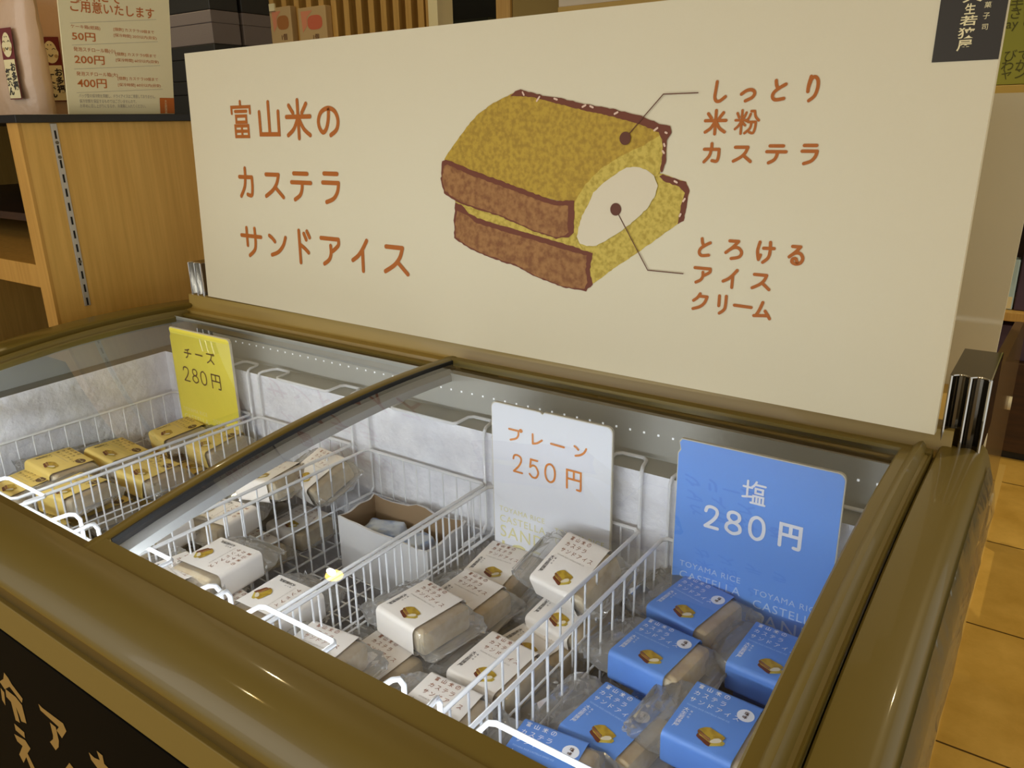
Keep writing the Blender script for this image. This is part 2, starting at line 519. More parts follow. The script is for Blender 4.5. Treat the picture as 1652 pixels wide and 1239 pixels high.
def stroke(b, pts, w, fn, nd=10):
    """flat round-ended stroke of width w along 2D pts; fn(x, y, lift) -> 3D; every stroke lies a hair above the last one"""
    r = w / 2
    LIFT[0] = (LIFT[0] + 1) % 12
    h = LIFT[0] * 2e-5
    q = [pts[0]]
    for p in pts[1:]:
        if math.hypot(p[0] - q[-1][0], p[1] - q[-1][1]) > 1e-7:
            q.append(p)
    if len(q) == 1:
        x, y = q[0]
        b.add([fn(x + r * math.cos(2 * math.pi * k / nd), y + r * math.sin(2 * math.pi * k / nd), h) for k in range(nd)], [tuple(range(nd))])
        return
    n = len(q)
    closed = n > 3 and math.hypot(q[0][0] - q[-1][0], q[0][1] - q[-1][1]) < 1e-7
    dirs = []
    for i in range(n - 1):
        dx, dy = q[i + 1][0] - q[i][0], q[i + 1][1] - q[i][1]
        L = math.hypot(dx, dy)
        dirs.append((dx / L, dy / L))
    Ls, Rs = [], []
    corners = []
    for i in range(n):
        if closed and i in (0, n - 1):
            d0, d1 = dirs[-1], dirs[0]
        else:
            d0, d1 = dirs[max(0, i - 1)], dirs[min(n - 2, i)]
        c = d0[0] * d1[0] + d0[1] * d1[1]
        mx, my = -(d0[1] + d1[1]), d0[0] + d1[0]
        ml = math.hypot(mx, my) or 1.0
        k = r / max(0.45, math.sqrt(max(0.0, (1 + c) / 2)))
        Ls.append((q[i][0] + mx / ml * k, q[i][1] + my / ml * k))
        Rs.append((q[i][0] - mx / ml * k, q[i][1] - my / ml * k))
    vs = [fn(x, y, h) for x, y in Ls] + [fn(x, y, h) for x, y in Rs]
    fs = [(i, i + 1, n + i + 1, n + i) for i in range(n - 1)]
    b.add(vs, fs)
    if not closed:
        m = max(3, nd // 2)
        for (px_, py_), (dx, dy) in ((q[0], (-dirs[0][0], -dirs[0][1])), (q[-1], dirs[-1])):
            a0 = math.atan2(dy, dx) - math.pi / 2
            b.add([fn(px_ + r * math.cos(a0 + math.pi * k / m), py_ + r * math.sin(a0 + math.pi * k / m), h) for k in range(m + 1)], [tuple(range(m + 1))])


def glyph(b, ch, x0, x1, ytop, ybot, w, fn, nd=10, k=5, shear=0.0):
    """x right, y up; the stroke centres fill the given box; shear = rise of the baseline per unit x"""
    for s in G[ch]:
        sm = s[0] == 's'
        pts = s[1:] if sm else s
        if sm:
            pts = smooth_pts(pts, k)
        q = [(x0 + (x1 - x0) * px / 100.0, ytop + (ybot - ytop) * py / 100.0) for px, py in pts]
        stroke(b, q, w, fn, nd)


def text_mesh(name, body, size, align='LEFT', bold=0.0, spacing=1.0, line=1.0):
    """lettering in the built-in typeface, as a flat mesh in its own xy plane"""
    c = bpy.data.curves.new(name, 'FONT')
    c.body = body
    c.size = size
    c.align_x = align
    c.offset = bold
    c.space_character = spacing
    c.space_line = line
    c.resolution_u = 3
    o = bpy.data.objects.new(name, c)
    COL.objects.link(o)
    bpy.context.view_layer.update()
    dg = bpy.context.evaluated_depsgraph_get()
    me = o.evaluated_get(dg).to_mesh()
    vs = [v.co.copy() for v in me.vertices]
    fs = [tuple(p.vertices) for p in me.polygons]
    o.evaluated_get(dg).to_mesh_clear()
    bpy.data.objects.remove(o)
    bpy.data.curves.remove(c)
    return vs, fs


def put_text(b, body, size, fn, x, y, **kw):
    vs, fs = text_mesh('lettering', body, size, **kw)
    b.add([fn(v.x + x, v.y + y) for v in vs], fs)


def poly(b, pts, fn):
    b.add([fn(x, y) for x, y in pts], [tuple(range(len(pts)))])


def wobble(pts, amp, step, seed=1):
    """splits the outline and shakes it, for ragged printed edges"""
    rg = random.Random(seed)
    out = []
    n = len(pts)
    for i in range(n):
        (x0, y0), (x1, y1) = pts[i], pts[(i + 1) % n]
        L = math.hypot(x1 - x0, y1 - y0)
        k = max(1, int(L / step))
        for j in range(k):
            t = j / k
            out.append((x0 + (x1 - x0) * t + rg.uniform(-amp, amp), y0 + (y1 - y0) * t + rg.uniform(-amp, amp)))
    return out


# ------------------------------------------------------------------ the setting
struct('floor', B().box((-3.2, -2.6, FLOOR_Z - 0.05), (3.2, 3.2, FLOOR_Z)), M['floor'])
struct('wall_back', B().box((-3.2, 2.8, FLOOR_Z), (3.2, 2.9, CEIL_Z)), M['wall'])
struct('wall_left', B().box((-3.3, -2.6, FLOOR_Z), (-3.2, 3.2, CEIL_Z)), M['wood_dark'])
struct('ceiling', B().box((-3.2, -2.6, CEIL_Z), (3.2, 3.2, CEIL_Z + 0.05)), M['ceiling'])
struct('trim_1', B().box((1.302, 0.2, FLOOR_Z), (1.335, 2.1, FLOOR_Z + 0.002)), mat('pale_floor_strip', srgb(226, 186, 100), 0.45))

lamp_spots = [(-0.70, 0.28), (0.75, 1.9), (2.0, 0.9), (-0.6, -1.1), (0.6, -1.3), (1.9, -1.2)]
lamp_words = ['ceiling downlight above the rear left of the freezer', 'ceiling downlight well behind the menu board', 'ceiling downlight above the aisle right of the freezer',
              'ceiling downlight in front of the freezer at left', 'ceiling downlight in front of the freezer at centre', 'ceiling downlight in front of the freezer at right']
for (lx, ly), wd in zip(lamp_spots, lamp_words):
    t = thing('ceiling_downlight', 'round warm ' + wd, 'light', (lx, ly, CEIL_Z), 'ceiling downlights')
    n = 24
    ring = []
    for rr, zz in ((0.040, -0.004), (0.062, -0.006), (0.064, -0.001)):
        ring.append([Vector((lx + rr * math.cos(2 * math.pi * k / n), ly + rr * math.sin(2 * math.pi * k / n), CEIL_Z + zz)) for k in range(n)])
    B().loft(ring, closed_ring=True).obj('rim', M['lamp_rim'], t, True)
    b = B()
    b.add([(lx + 0.040 * math.cos(2 * math.pi * k / n), ly + 0.040 * math.sin(2 * math.pi * k / n), CEIL_Z - 0.004) for k in range(n)], [tuple(range(n))])
    b.obj('diffuser', M['lamp'], t)
    ld = bpy.data.lights.new('downlight_lamp', 'SPOT')
    ld.energy = 30.0 if ly > 0 else 5.0
    ld.color = (1.0, 0.86, 0.55)
    ld.spot_size = math.radians(120)
    ld.spot_blend = 0.9
    ld.shadow_soft_size = 0.018
    lo = bpy.data.objects.new('downlight_lamp', ld)
    COL.objects.link(lo)
    lo.location = (lx, ly, CEIL_Z - 0.03)

# ------------------------------------------------------------------ the freezer
XL, XR = -0.05, 1.307          # inner edges of the side rails


def arch(y):
    return -0.0128 - 0.0657 * y - 0.2491 * y * y


YS = [0.0 - 0.6 * i / 24 for i in range(25)]
fz = thing('chest_freezer', 'champagne coloured chest freezer with curved sliding glass lids and black lower front', 'freezer', (0.65, -0.3, FLOOR_Z))

# body
b = B()
b.box((-0.08, -0.6445, FLOOR_Z + 0.03), (1.292, -0.600, -0.093), 0.004)      # front wall
b.box((-0.08, -0.03, FLOOR_Z + 0.03), (1.292, 0.0, -0.10), 0.003)           # back wall
b.box((-0.10, -0.640, FLOOR_Z + 0.03), (-0.06, 0.0, -0.12), 0.003)
b.box((1.288, -0.640, FLOOR_Z + 0.03), (1.312, 0.0, -0.12), 0.003)
b.box((-0.06, -0.60, FLOOR_Z + 0.03), (1.288, -0.03, -0.62))
b.obj('cabinet', M['band'], fz)
for px_, py_ in ((0.0, -0.56), (1.2, -0.56), (0.0, -0.08), (1.2, -0.08)):
    B().box((px_ - 0.03, py_ - 0.03, FLOOR_Z), (px_ + 0.03, py_ + 0.03, FLOOR_Z + 0.04), 0.005).obj('foot', M['gasket'], fz)
bp = B().box((-0.075, -0.6505, FLOOR_Z + 0.06), (1.285, -0.6445, -0.1630), 0.0008).obj('front_panel', M['panel_black'], fz)


def face_px(u, v):
    p = at(u, v, 1, -0.6510)
    return p


def c6(x, y):
    return (x / 5.9, 1029 + y / 5.9)


brush = [[(365, 628), (385, 690), (560, 850), (538, 880), (590, 955), (632, 890), (600, 815), (560, 785), (400, 665)],
         [(475, 805), (505, 930), (505, 965), (475, 990), (530, 1070), (558, 1040), (560, 980), (530, 850)],
         [(38, 330), (80, 385), (110, 440), (215, 580), (208, 620), (90, 465), (45, 490), (-5, 415), (32, 392)],
         [(5, 475), (40, 520), (52, 645), (20, 590)],
         [(50, 485), (150, 565), (208, 640), (252, 815), (204, 795), (182, 730), (150, 655), (190, 810), (150, 785), (105, 610), (60, 560)],
         [(135, 815), (230, 900), (238, 955), (150, 880)],
         [(135, 915), (240, 975), (290, 1055), (262, 1100), (340, 1260), (300, 1260), (250, 1135), (225, 1190), (183, 1110), (215, 1030), (165, 985)],
         [(845, 1090), (895, 1140), (950, 1165), (920, 1075), (975, 1120), (992, 1200), (1060, 1270), (950, 1270), (868, 1160)],
         [(610, 1260), (660, 1190), (715, 1260)]]
b = B()
for pl in brush:
    b.add([face_px(*c6(x, y)) for x, y in pl], [tuple(range(len(pl)))])
b.obj('brush_lettering', M['ink_gold'], bp)

# front rail: profile in (y, z), swept along x
prof = [(-0.596, -0.075), (-0.594, -0.0625), (-0.598, -0.0575), (-0.612, -0.0553), (-0.626, -0.0565), (-0.640, -0.0615), (-0.650, -0.069), (-0.6560, -0.0775), (-0.6583, -0.0835), (-0.6575, -0.0880),
        (-0.652, -0.0915), (-0.644, -0.093), (-0.600, -0.093)]
b = B()
b.loft([[Vector((x, y, z)) for y, z in prof] for x in (-0.13, -0.1, 0.3, 0.65, 1.0, 1.33, 1.362)], closed_ring=True, caps=True)
b.obj('front_rail', M['olive'], fz, True)
B().box((-0.085, -0.6495, -0.1625), (1.297, -0.640, -0.1225), 0.0008).obj('front_band', M['band'], fz)
B().box((-0.085, -0.6450, -0.1225), (1.297, -0.640, -0.090)).obj('painted_shade_strip', M['olive_shade'], fz)  # added strip, the shade under the rail's overhang painted into its darker colour
# side rails: profile in (dx, dz), swept along the arch
for sgn, x0, nm in ((1, XR, 'side_rail'), (-1, XL, 'side_rail')):
    pr = [(0.0, -0.05), (0.0, -0.002), (0.002, 0.0005), (0.006, 0.0012), (0.032, 0.0008), (0.038, -0.0005), (0.0425, -0.005), (0.0455, -0.013), (0.0515, -0.034), (0.0545, -0.050), (0.052, -0.060), (0.040, -0.075), (0.004, -0.13), (-0.01, -0.13)]
    if sgn < 0:
        pr = [(a * 1.45, c) for a, c in pr]
    rings = []
    for y in [0.034, 0.03, 0.01] + YS + [-0.63, -0.644, -0.654, -0.6585]:
        dz = arch(y) if y > -0.6 else arch(-0.6) - max(0.0, (-y - 0.6)) ** 2 * 6.0 - max(0, -y - 0.6) * 0.1
        sh = 1.0
        if y < -0.64:
            sh = 1 - ((-y - 0.64) / 0.0185) ** 2 * 0.25
        rings.append([Vector((x0 + sgn * dx * sh, y, dz + z)) for dx, z in pr])
    B().loft(rings, closed_ring=True, caps=True).obj(nm, M['olive'], fz, True)
# loose clear film taped over the right flank of the freezer
rgf = random.Random(5)
rings = []
for i in range(40):
    y = 0.0 - 0.63 * i / 39
    z0 = arch(y)
    row = []
    for k, (dx, dz) in enumerate(((0.0465, -0.013), (0.0495, -0.022), (0.0525, -0.032), (0.055, -0.042), (0.0565, -0.052), (0.0575, -0.064), (0.056, -0.078), (0.052, -0.095), (0.046, -0.115))):
        row.append(Vector((XR + dx + 0.0012 + rgf.uniform(0, 0.0022) * (1 if k > 0 else 0), y, z0 + dz)))
    rings.append(row)
B().loft(rings).obj('protective_film', glass_mat('flank_film', (0.96, 0.96, 0.95, 1), 1.5, haze=0.10, haze_col=(0.7, 0.68, 0.6, 1), rough=0.08, crinkle=True), fz, True)
# rear rail with a lip, a ledge and a step for the lids
prof = [(0.034, -0.12), (0.034, 0.003), (0.030, 0.0065), (0.004, 0.0072), (-0.001, 0.006), (-0.003, -0.0165), (-0.006, -0.0195), (-0.020, -0.0205), (-0.0215, -0.026), (-0.032, -0.028), (-0.056, -0.030), (-0.056, -0.12)]
b = B()
b.loft([[Vector((x, y, z)) for y, z in prof] for x in (-0.06, 0.3, 0.65, 1.0, 1.318)], closed_ring=True, caps=True)
b.obj('rear_rail', M['olive_light'], fz, True)

# inner collar (grey) and frosted liner
b = B()
ix0, ix1, iy0, iy1, ztop, zled = XL + 0.004, XR - 0.012, -0.592, -0.056, -0.028, -0.083
lx0, lx1, ly0, ly1 = -0.012, 1.284, -0.578, -0.098


def rect(x0, x1, y0, y1, zf):
    return [Vector((x0, y0, zf(y0))), Vector((x1, y0, zf(y0))), Vector((x1, y1, zf(y1))), Vector((x0, y1, zf(y1)))]


def sub(rr, k=8):
    out = []
    for i in range(4):
        for j in range(k):
            out.append(rr[i].lerp(rr[(i + 1) % 4], j / k))
    return out


b.loft([sub(rect(ix0, ix1, iy0, iy1, lambda y: arch(y) - 0.014)), sub(rect(ix0 + 0.004, ix1 - 0.002, iy0 + 0.002, iy1 - 0.002, lambda y: zled + 0.002 - (0.012 if y < -0.3 else 0))),
        sub(rect(lx0, lx1, ly0, ly1, lambda y: zled - (0.012 if y < -0.3 else 0)))], closed_ring=True)
b.obj('collar', M['collar'], fz)
b = B()
r0 = sub(rect(lx0, lx1, ly0, ly1, lambda y: zled - (0.012 if y < -0.3 else 0)), 12)
r1 = sub(rect(lx0, lx1, ly0, ly1, lambda y: zled - 0.03), 12)
r2 = sub(rect(lx0, lx1, ly0, ly1, lambda y: -0.58), 12)
b.loft([r0, r1, r2], closed_ring=True)
b.add([(lx0, ly0, -0.58), (lx1, ly0, -0.58), (lx1, ly1, -0.58), (lx0, ly1, -0.58)], [(0, 1, 2, 3)])
b.obj('liner', M['liner'], fz)
b = B()
for k in range(64):
    x = 0.02 + 1.24 * k / 63
    b.box((x - 0.0012, -0.0575, -0.0500), (x + 0.0012, -0.0555, -0.0475))
b.obj('led_strip', M['led'], fz)


def lid(x0, x1, drop, left_w, right_w, ridge, words):
    """sliding lid: stiles along the arch, front and back bars, a curved pane"""
    b = B()

    def stile(xa, xb, depth, ridge_at=None):
        rings = []
        for y in YS[1:]:
            z = arch(y) - drop
            w = xb - xa
            pts = [(xa, z - depth), (xa, z - 0.002), (xa + 0.002, z)]
            if ridge_at:
                pts += [(xa + w * 0.35, z + 0.0005), (xa + w * 0.50, z + 0.006), (xa + w * 0.62, z + 0.0075), (xa + w * 0.72, z + 0.004), (xa + w * 0.80, z - 0.002), (xa + w * 0.9, z - 0.0025)]
            else:
                pts += [(xa + w * 0.3, z + 0.0012), (xa + w * 0.7, z + 0.0012)]
            pts += [(xb - 0.001, z - 0.001), (xb, z - 0.003), (xb, z - depth)]
            rings.append([Vector((px_, y, pz)) for px_, pz in pts])
        b.loft(rings, closed_ring=True, caps=True)

    stile(x0, x0 + left_w, 0.012, ridge == 'left')
    stile(x1 - right_w, x1, 0.012, ridge == 'right')
    for ya, yb in ((-0.024, -0.040), (-0.578, -0.600)):
        za, zb = arch(ya) - drop, arch(yb) - drop
        rings = [[Vector((x, ya, za - 0.010)), Vector((x, ya, za)), Vector((x, (ya + yb) / 2, (za + zb) / 2 + 0.001)), Vector((x, yb, zb)), Vector((x, yb, zb - 0.010))] for x in (x0 + 0.001, x1 - 0.001)]
        b.loft(rings, closed_ring=True, caps=True)
    fr = b.obj('sliding_lid', M['olive'], fz, True)
    fr['label'] = words
    g = B()
    rings = []
    for y in [-0.03 - 0.56 * i / 28 for i in range(29)]:
        z = arch(y) - drop - 0.004
        rings.append([Vector((x0 + left_w * 0.5 + (x1 - x0 - (left_w + right_w) * 0.5) * k / 4, y, z)) for k in range(5)])
    g.loft(rings)
    g.obj('glass_pane', M['glass'], fr, True)
    for xx in ((x0 + left_w,) if ridge == 'right' else ()):
        k = B()
        rings = []
        s = 1 if xx < (x0 + x1) / 2 else -1
        for y in YS[1:-1]:
            z = arch(y) - drop
            rings.append([Vector((xx + s * 0.0002, y, z - 0.0008)), Vector((xx + s * 0.0016, y, z - 0.0012)), Vector((xx + s * 0.0016, y, z - 0.012)), Vector((xx + s * 0.0002, y, z - 0.012))])
        k.loft(rings, closed_ring=True, caps=True)
        k.obj('gasket', M['gasket'], fr)
    return fr


lid_r = lid(0.643, 1.3045, -0.002, 0.0165, 0.031, 'right', 'right sliding lid, the upper one')
lid_l = lid(-0.049, 0.655, 0.0135, 0.022, 0.012, 'left', 'left sliding lid, the lower one')
# grey skirt below the meeting stile
rings = []
for y in YS[2:]:
    z = arch(y) - 0.010
    rings.append([Vector((0.6435, y, z)), Vector((0.6625, y, z)), Vector((0.6700, y, z - 0.006)), Vector((0.6715, y, z - 0.016)), Vector((0.6435, y, z - 0.016))])
B().loft(rings, closed_ring=True, caps=True).obj('seal_skirt', M['grey_edge'], lid_r, True)

# chrome corner posts standing on the rear rail
for x0, x1, y0, y1, zt in ((1.3055, 1.3445, 0.0, 0.12, 0.067), (-0.054, -0.012, 0.004, 0.06, 0.071)):
    b = B()
    zb_ = -0.02
    n = 7
    pts = []
    for half in range(2):
        for k in range(n):
            t = k / (n - 1)
            x = x0 + 0.003 + (x1 - x0 - 0.006) * (half + t) / 2
            pts.append((x, y0 + 0.006 * math.sin(math.pi * t)))
    outline = [(x0, y1), (x0, y0 + 0.001), (x0 + 0.002, y0 - 0.001)] + pts + [(x1 - 0.002, y0 - 0.001), (x1, y0 + 0.001), (x1, y1)]
    b.loft([[Vector((x, y, zb_)) for x, y in outline], [Vector((x, y, zt)) for x, y in outline]], closed_ring=True, caps=True)
    p = b.obj('corner_post', M['dark_chrome'], fz)
    e = B()
    for x in (x0 + 0.0015, (x0 + x1) / 2, x1 - 0.0015):
        e.tube([(x, y0 - 0.0005, zb_ + 0.003), (x, y0 - 0.0005, zt)], 0.0016, 6)
    e.tube([(x, y - 0.0003, zt) for x, y in pts], 0.0011, 6)
    e.tube([(x1 - 0.001, y0, zt), (x1 - 0.001, y1, zt)], 0.0011, 6)
    e.obj('edge_bead', M['chrome'], p, True)

# ------------------------------------------------------------------ wire baskets
def basket_parts():
    w, y0, y1, zt, zb = 0.232, -0.505, -0.108, -0.158, -0.314
    out = {}
    b = B()
    rr = 0.006

    def loop(z, rad, inset=0.0):
        x0, x1, ya, yb = inset, w - inset, y0 + inset, y1 - inset
        b.tube([(x0 + rr, ya, z), (x1 - rr, ya, z), (x1, ya + rr, z), (x1, yb - rr, z), (x1 - rr, yb, z), (x0 + rr, yb, z), (x0, yb - rr, z), (x0, ya + rr, z)], rad, 8, True)

    loop(zt, 0.0026)
    out['rim'] = (b, True)
    b = B()
    rr = 0.006

    def loop2(z, rad):
        b.tube([(rr, y0, z), (w - rr, y0, z), (w, y0 + rr, z), (w, y1 - rr, z), (w - rr, y1, z), (rr, y1, z), (0, y1 - rr, z), (0, y0 + rr, z)], rad, 6, True)

    loop2(zt - 0.075, 0.0014)
    loop2(zb, 0.0020)
    ny = 15
    for k in range(1, ny):
        y = y0 + (y1 - y0) * k / ny
        for x in (0.0, w):
            s = 0.0015 if x == 0 else -0.0015
            b.tube([(x + s, y, zt - 0.001), (x + s, y, zb)], 0.0013, 6)
    nx = 9
    for k in range(1, nx):
        x = w * k / nx
        for y in (y0, y1):
            s = 0.0015 if y == y0 else -0.0015
            b.tube([(x, y + s, zt - 0.001), (x, y + s, zb)], 0.0013, 6)
    out['side_grid'] = (b, True)
    b = B()
    for k in range(1, ny):
        y = y0 + (y1 - y0) * k / ny
        b.tube([(0, y, zb), (w, y, zb)], 0.0013, 6)
    for k in range(1, nx):
        x = w * k / nx
        b.tube([(x, y0, zb + 0.002), (x, y1, zb + 0.002)], 0.0013, 6)
    out['bottom_grid'] = (b, True)
    # hanger wires that hook over the liner's ledge, back and front
    for nm, yw, dirn, ztop in (('rear_hanger', y1 + 0.004, 1, -0.0775), ('front_hanger', y0 - 0.026, -1, -0.0925)):
        b = B()
        yo = yw + dirn * (0.034 if dirn > 0 else 0.046)
        yi = yw + dirn * 0.004
        left = [(0.003, yw - dirn * 0.055, -0.232), (0.003, yw - dirn * 0.008, -0.232), (0.003, yw, -0.224), (0.003, yw, ztop - 0.010), (0.004, yw + dirn * 0.004, ztop - 0.002), (0.006, yw + dirn * 0.010, ztop),
                (0.010, yo - dirn * 0.006, ztop), (0.016, yo, ztop), (0.046, yo, ztop), (0.052, yo - dirn * 0.006, ztop), (0.053, yi, ztop - 0.001), (0.058, yi - dirn * 0.004, ztop - 0.002)]
        ex = 0.0 if dirn > 0 else 0.026
        right = [(w - x - ex * (1 if x > 0.04 else 0), y, z) for x, y, z in left][::-1]
        b.tube(left + right, 0.0024, 8)
        out[nm] = (b, True)
    return out


bp_meshes = {k: v[0].mesh(k, M['wire'], v[1]) for k, v in basket_parts().items()}
BX = {'A': 0.016, 'B': 0.270, 'C': 0.535, 'D': 0.776, 'E': 1.040}
bl = {'A': 'white wire basket of yellow cheese packs at the far end', 'B': 'white wire basket of white packs under the meeting stile of the lids',
      'C': 'half empty white wire basket holding the white carton', 'D': 'white wire basket of white packs behind the white price card', 'E': 'white wire basket of blue salt packs by the right rail'}
bl['D'] = 'white wire basket with the white price card standing in it'
for k in 'ABCDE':
    t = thing('wire_basket', bl[k], 'basket', (BX[k], 0, 0), 'wire baskets hung in the freezer')
    for nm, me in bp_meshes.items():
        o = bpy.data.objects.new(nm, me)
        COL.objects.link(o)
        o.parent = t

# ------------------------------------------------------------------ packs
def castella_art(scale, fn_off, which):
    """printed cake: list of (builder, material) in local 2D"""


ART = {
    'lower_sponge': ('cake_light', [(122, 690), (140, 650), (400, 740), (800, 850), (1240, 520), (1310, 532), (1440, 580), (1460, 630), (1440, 720), (1425, 800), (1390, 820), (1280, 900), (1140, 1000), (1040, 1065), (905, 1165), (870, 1195), (500, 1000)]),
    'lower_side': ('crust_dark', [(1285, 545), (1310, 538), (1440, 578), (1462, 625), (1442, 720), (1427, 800), (1393, 818), (1415, 700), (1432, 640), (1400, 605), (1310, 575)]),
    'lower_crust_dark': ('crust_dark', [(125, 695), (175, 720), (250, 785), (400, 830), (700, 915), (908, 985), (892, 1080), (908, 1165), (870, 1202), (740, 1182), (580, 1120), (470, 1060), (290, 1000), (200, 955), (118, 900), (116, 800)]),
    'lower_crust': ('crust', [(135, 745), (185, 765), (250, 815), (400, 862), (700, 950), (875, 1000), (868, 1080), (880, 1150), (860, 1190), (740, 1175), (580, 1112), (470, 1052), (290, 992), (200, 947), (126, 895), (124, 800)]),
    'gap_strip': ('cake_light', [(172, 720), (400, 785), (600, 865), (740, 900), (815, 895), (850, 960), (760, 935), (500, 858), (300, 800), (200, 757)]),
    'upper_sponge': ('cake', [(60, 450), (75, 428), (110, 375), (150, 320), (190, 265), (255, 190), (340, 130), (440, 80), (495, 58), (640, 95), (860, 135), (1040, 170), (1190, 210), (1290, 252), (1350, 268), (1353, 300), (1330, 340), (1325, 450), (1308, 500), (1280, 540), (1200, 600), (850, 800), (790, 900), (780, 700), (600, 660), (400, 585), (200, 505)]),
    'upper_cut': ('cake_light', [(1312, 300), (1320, 420), (1306, 500), (1275, 545), (1100, 620), (860, 850), (830, 890), (790, 900), (805, 780), (810, 690), (870, 590), (960, 500), (1080, 425), (1200, 370)]),
    'upper_back_crust': ('crust_dark', [(440, 88), (470, 62), (495, 52), (640, 88), (700, 95), (860, 132), (960, 150), (1040, 165), (1110, 185), (1190, 203), (1290, 248), (1350, 262), (1357, 295), (1332, 345), (1327, 470), (1303, 530), (1295, 510), (1308, 420), (1306, 335), (1285, 295), (1180, 250), (1020, 205), (860, 170), (700, 130), (560, 95), (480, 88)]),
    'upper_crust_dark': ('crust_dark', [(50, 462), (72, 450), (200, 503), (400, 578), (600, 653), (690, 685), (806, 686), (804, 800), (800, 870), (775, 893), (700, 902), (560, 857), (400, 782), (150, 702), (60, 640), (43, 560)]),
    'upper_crust': ('crust', [(60, 490), (80, 480), (200, 535), (400, 608), (600, 682), (690, 712), (770, 715), (768, 800), (770, 865), (750, 885), (700, 893), (560, 848), (400, 774), (155, 692), (68, 632), (50, 560)]),
    'cream': ('cream_print', [(1060, 520), (1105, 496), (1160, 492), (1215, 508), (1262, 545), (1282, 600), (1262, 665), (1225, 725), (1165, 785), (1080, 855), (1000, 905), (930, 942), (875, 945), (838, 930), (820, 890), (830, 840), (850, 770), (885, 710), (915, 640), (960, 595), (1005, 562)]),
}
ART_ORDER = ['lower_sponge', 'lower_side', 'lower_crust_dark', 'lower_crust', 'gap_strip', 'upper_sponge', 'upper_cut', 'upper_back_crust', 'upper_crust_dark', 'upper_crust', 'cream']

SHX, SHY, SHZ = 0.0325, 0.0405, 0.0182     # paper sleeve half sizes
TOPZ = SHZ + 0.0004


def multi_mesh(name, parts):
    """several builders with a material each as one mesh"""
    me = bpy.data.meshes.new(name)
    vs, fs, mi = [], [], []
    for i, (b, m_) in enumerate(parts):
        k = len(vs)
        vs += b.v
        fs += [tuple(q + k for q in f) for f in b.f]
        mi += [i] * len(b.f)
    me.from_pydata(vs, [], fs)
    for b, m_ in parts:
        me.materials.append(m_)
    for p, i in zip(me.polygons, mi):
        p.material_index = i
    me.update()
    return me


def make_pack_meshes(kind):
    ink = {'white': M['ink_pack'], 'blue': M['ink_white'], 'yellow': M['ink_dark']}[kind]
    res = {}
    # sleeve: a band round the middle
    b = B()
    sec = []
    r = 0.006
    for cx, cy, a0 in ((SHY - r, SHZ - r, 0), (-SHY + r, SHZ - r, 90), (-SHY + r, -SHZ + r, 180), (SHY - r, -SHZ + r, 270)):
        for k in range(5):
            a = math.radians(a0 + 90 * k / 4)
            sec.append((cx + r * math.cos(a), cy + r * math.sin(a)))
    b.loft([[Vector((x, y, z)) for y, z in sec] for x in (-SHX, 0, SHX)], closed_ring=True)
    res['paper_sleeve'] = b.mesh('paper_sleeve', M['sleeve_' + kind], True)
    # text
    b = B()
    f = lambda x, y, h=0.0: Vector((x, y, TOPZ + h))
    x0 = -0.0225 if kind == 'white' else -0.028
    lines = ['富山米の', 'カステラ', 'サンドアイス']
    for li, s in enumerate(lines):
        yt = 0.0345 - 0.0100 * li
        for ci, ch in enumerate(s):
            xa = x0 + 0.0085 * ci
            glyph(b, ch, xa, xa + 0.0050, yt, yt - 0.0054, 0.00062 if ch != '富' else 0.0005, f, nd=6, k=3)
    res['title_print'] = b.mesh('title_print', ink, fix=False)
    b = B()
    put_text(b, 'TOYAMA RICE CASTELLA SAND ICE', 0.0026, f, x0, 0.0030)
    res['small_print'] = b.mesh('small_print', M['ink_grey'] if kind != 'blue' else M['ink_paleblue'], fix=False)
    b = B()
    for i, ch in enumerate('大生若狭屋'):
        put_text(b, ch, 0.0056, f, -0.0280, -0.0050 - 0.0056 * i, bold=0.00006)
    for i, ch in enumerate('菓子司'):
        put_text(b, ch, 0.0026, f, -0.0212, -0.0040 - 0.0040 * i)
    res['shop_mark'] = b.mesh('shop_mark', M['ink_black'] if kind != 'blue' else M['ink_white'], fix=False)
    parts = []
    s = 0.026 / 1420.0
    for i, nm in enumerate(['lower_sponge', 'lower_crust_dark', 'upper_sponge', 'upper_crust', 'cream']):
        b = B()
        m_, pl = ART[nm]
        poly(b, [(-0.006 + (x - 40) * s, -0.0115 - (y - 50) * s) for x, y in pl], lambda x, y: Vector((x, y, TOPZ + 0.00012 * (i + 1))))
        parts.append((b, M[m_]))
    res['cake_picture'] = multi_mesh('cake_picture', parts)
    if kind != 'white':
        c = B()
        n = 20
        cx, cy, rx = 0.0225, 0.0195, 0.0078
        c.add([f(cx + rx * math.cos(2 * math.pi * k / n), cy + rx * math.sin(2 * math.pi * k / n)) for k in range(n)], [tuple(range(n))])
        t = B()
        f2 = lambda x, y, h=0.0: Vector((x, y, TOPZ + 0.0003 + h))
        if kind == 'blue':
            glyph(t, '塩', cx - 0.002, cx + 0.002, cy + 0.0046, cy + 0.0006, 0.0005, f2, 6, 3)
            glyph(t, '味', cx - 0.002, cx + 0.002, cy - 0.0006, cy - 0.0046, 0.0005, f2, 6, 3)
        else:
            for i, ch in enumerate('チーズ'):
                glyph(t, ch, cx - 0.0052 + 0.0037 * i, cx - 0.0022 + 0.0037 * i, cy + 0.0015, cy - 0.0015, 0.0005, f2, 6, 3)
        res['flavour_badge'] = multi_mesh('flavour_badge', [(c, M['ink_white'] if kind == 'blue' else M['ink_dark']), (t, M['ink_dark'] if kind == 'blue' else M['ink_lemon'])])
    return res


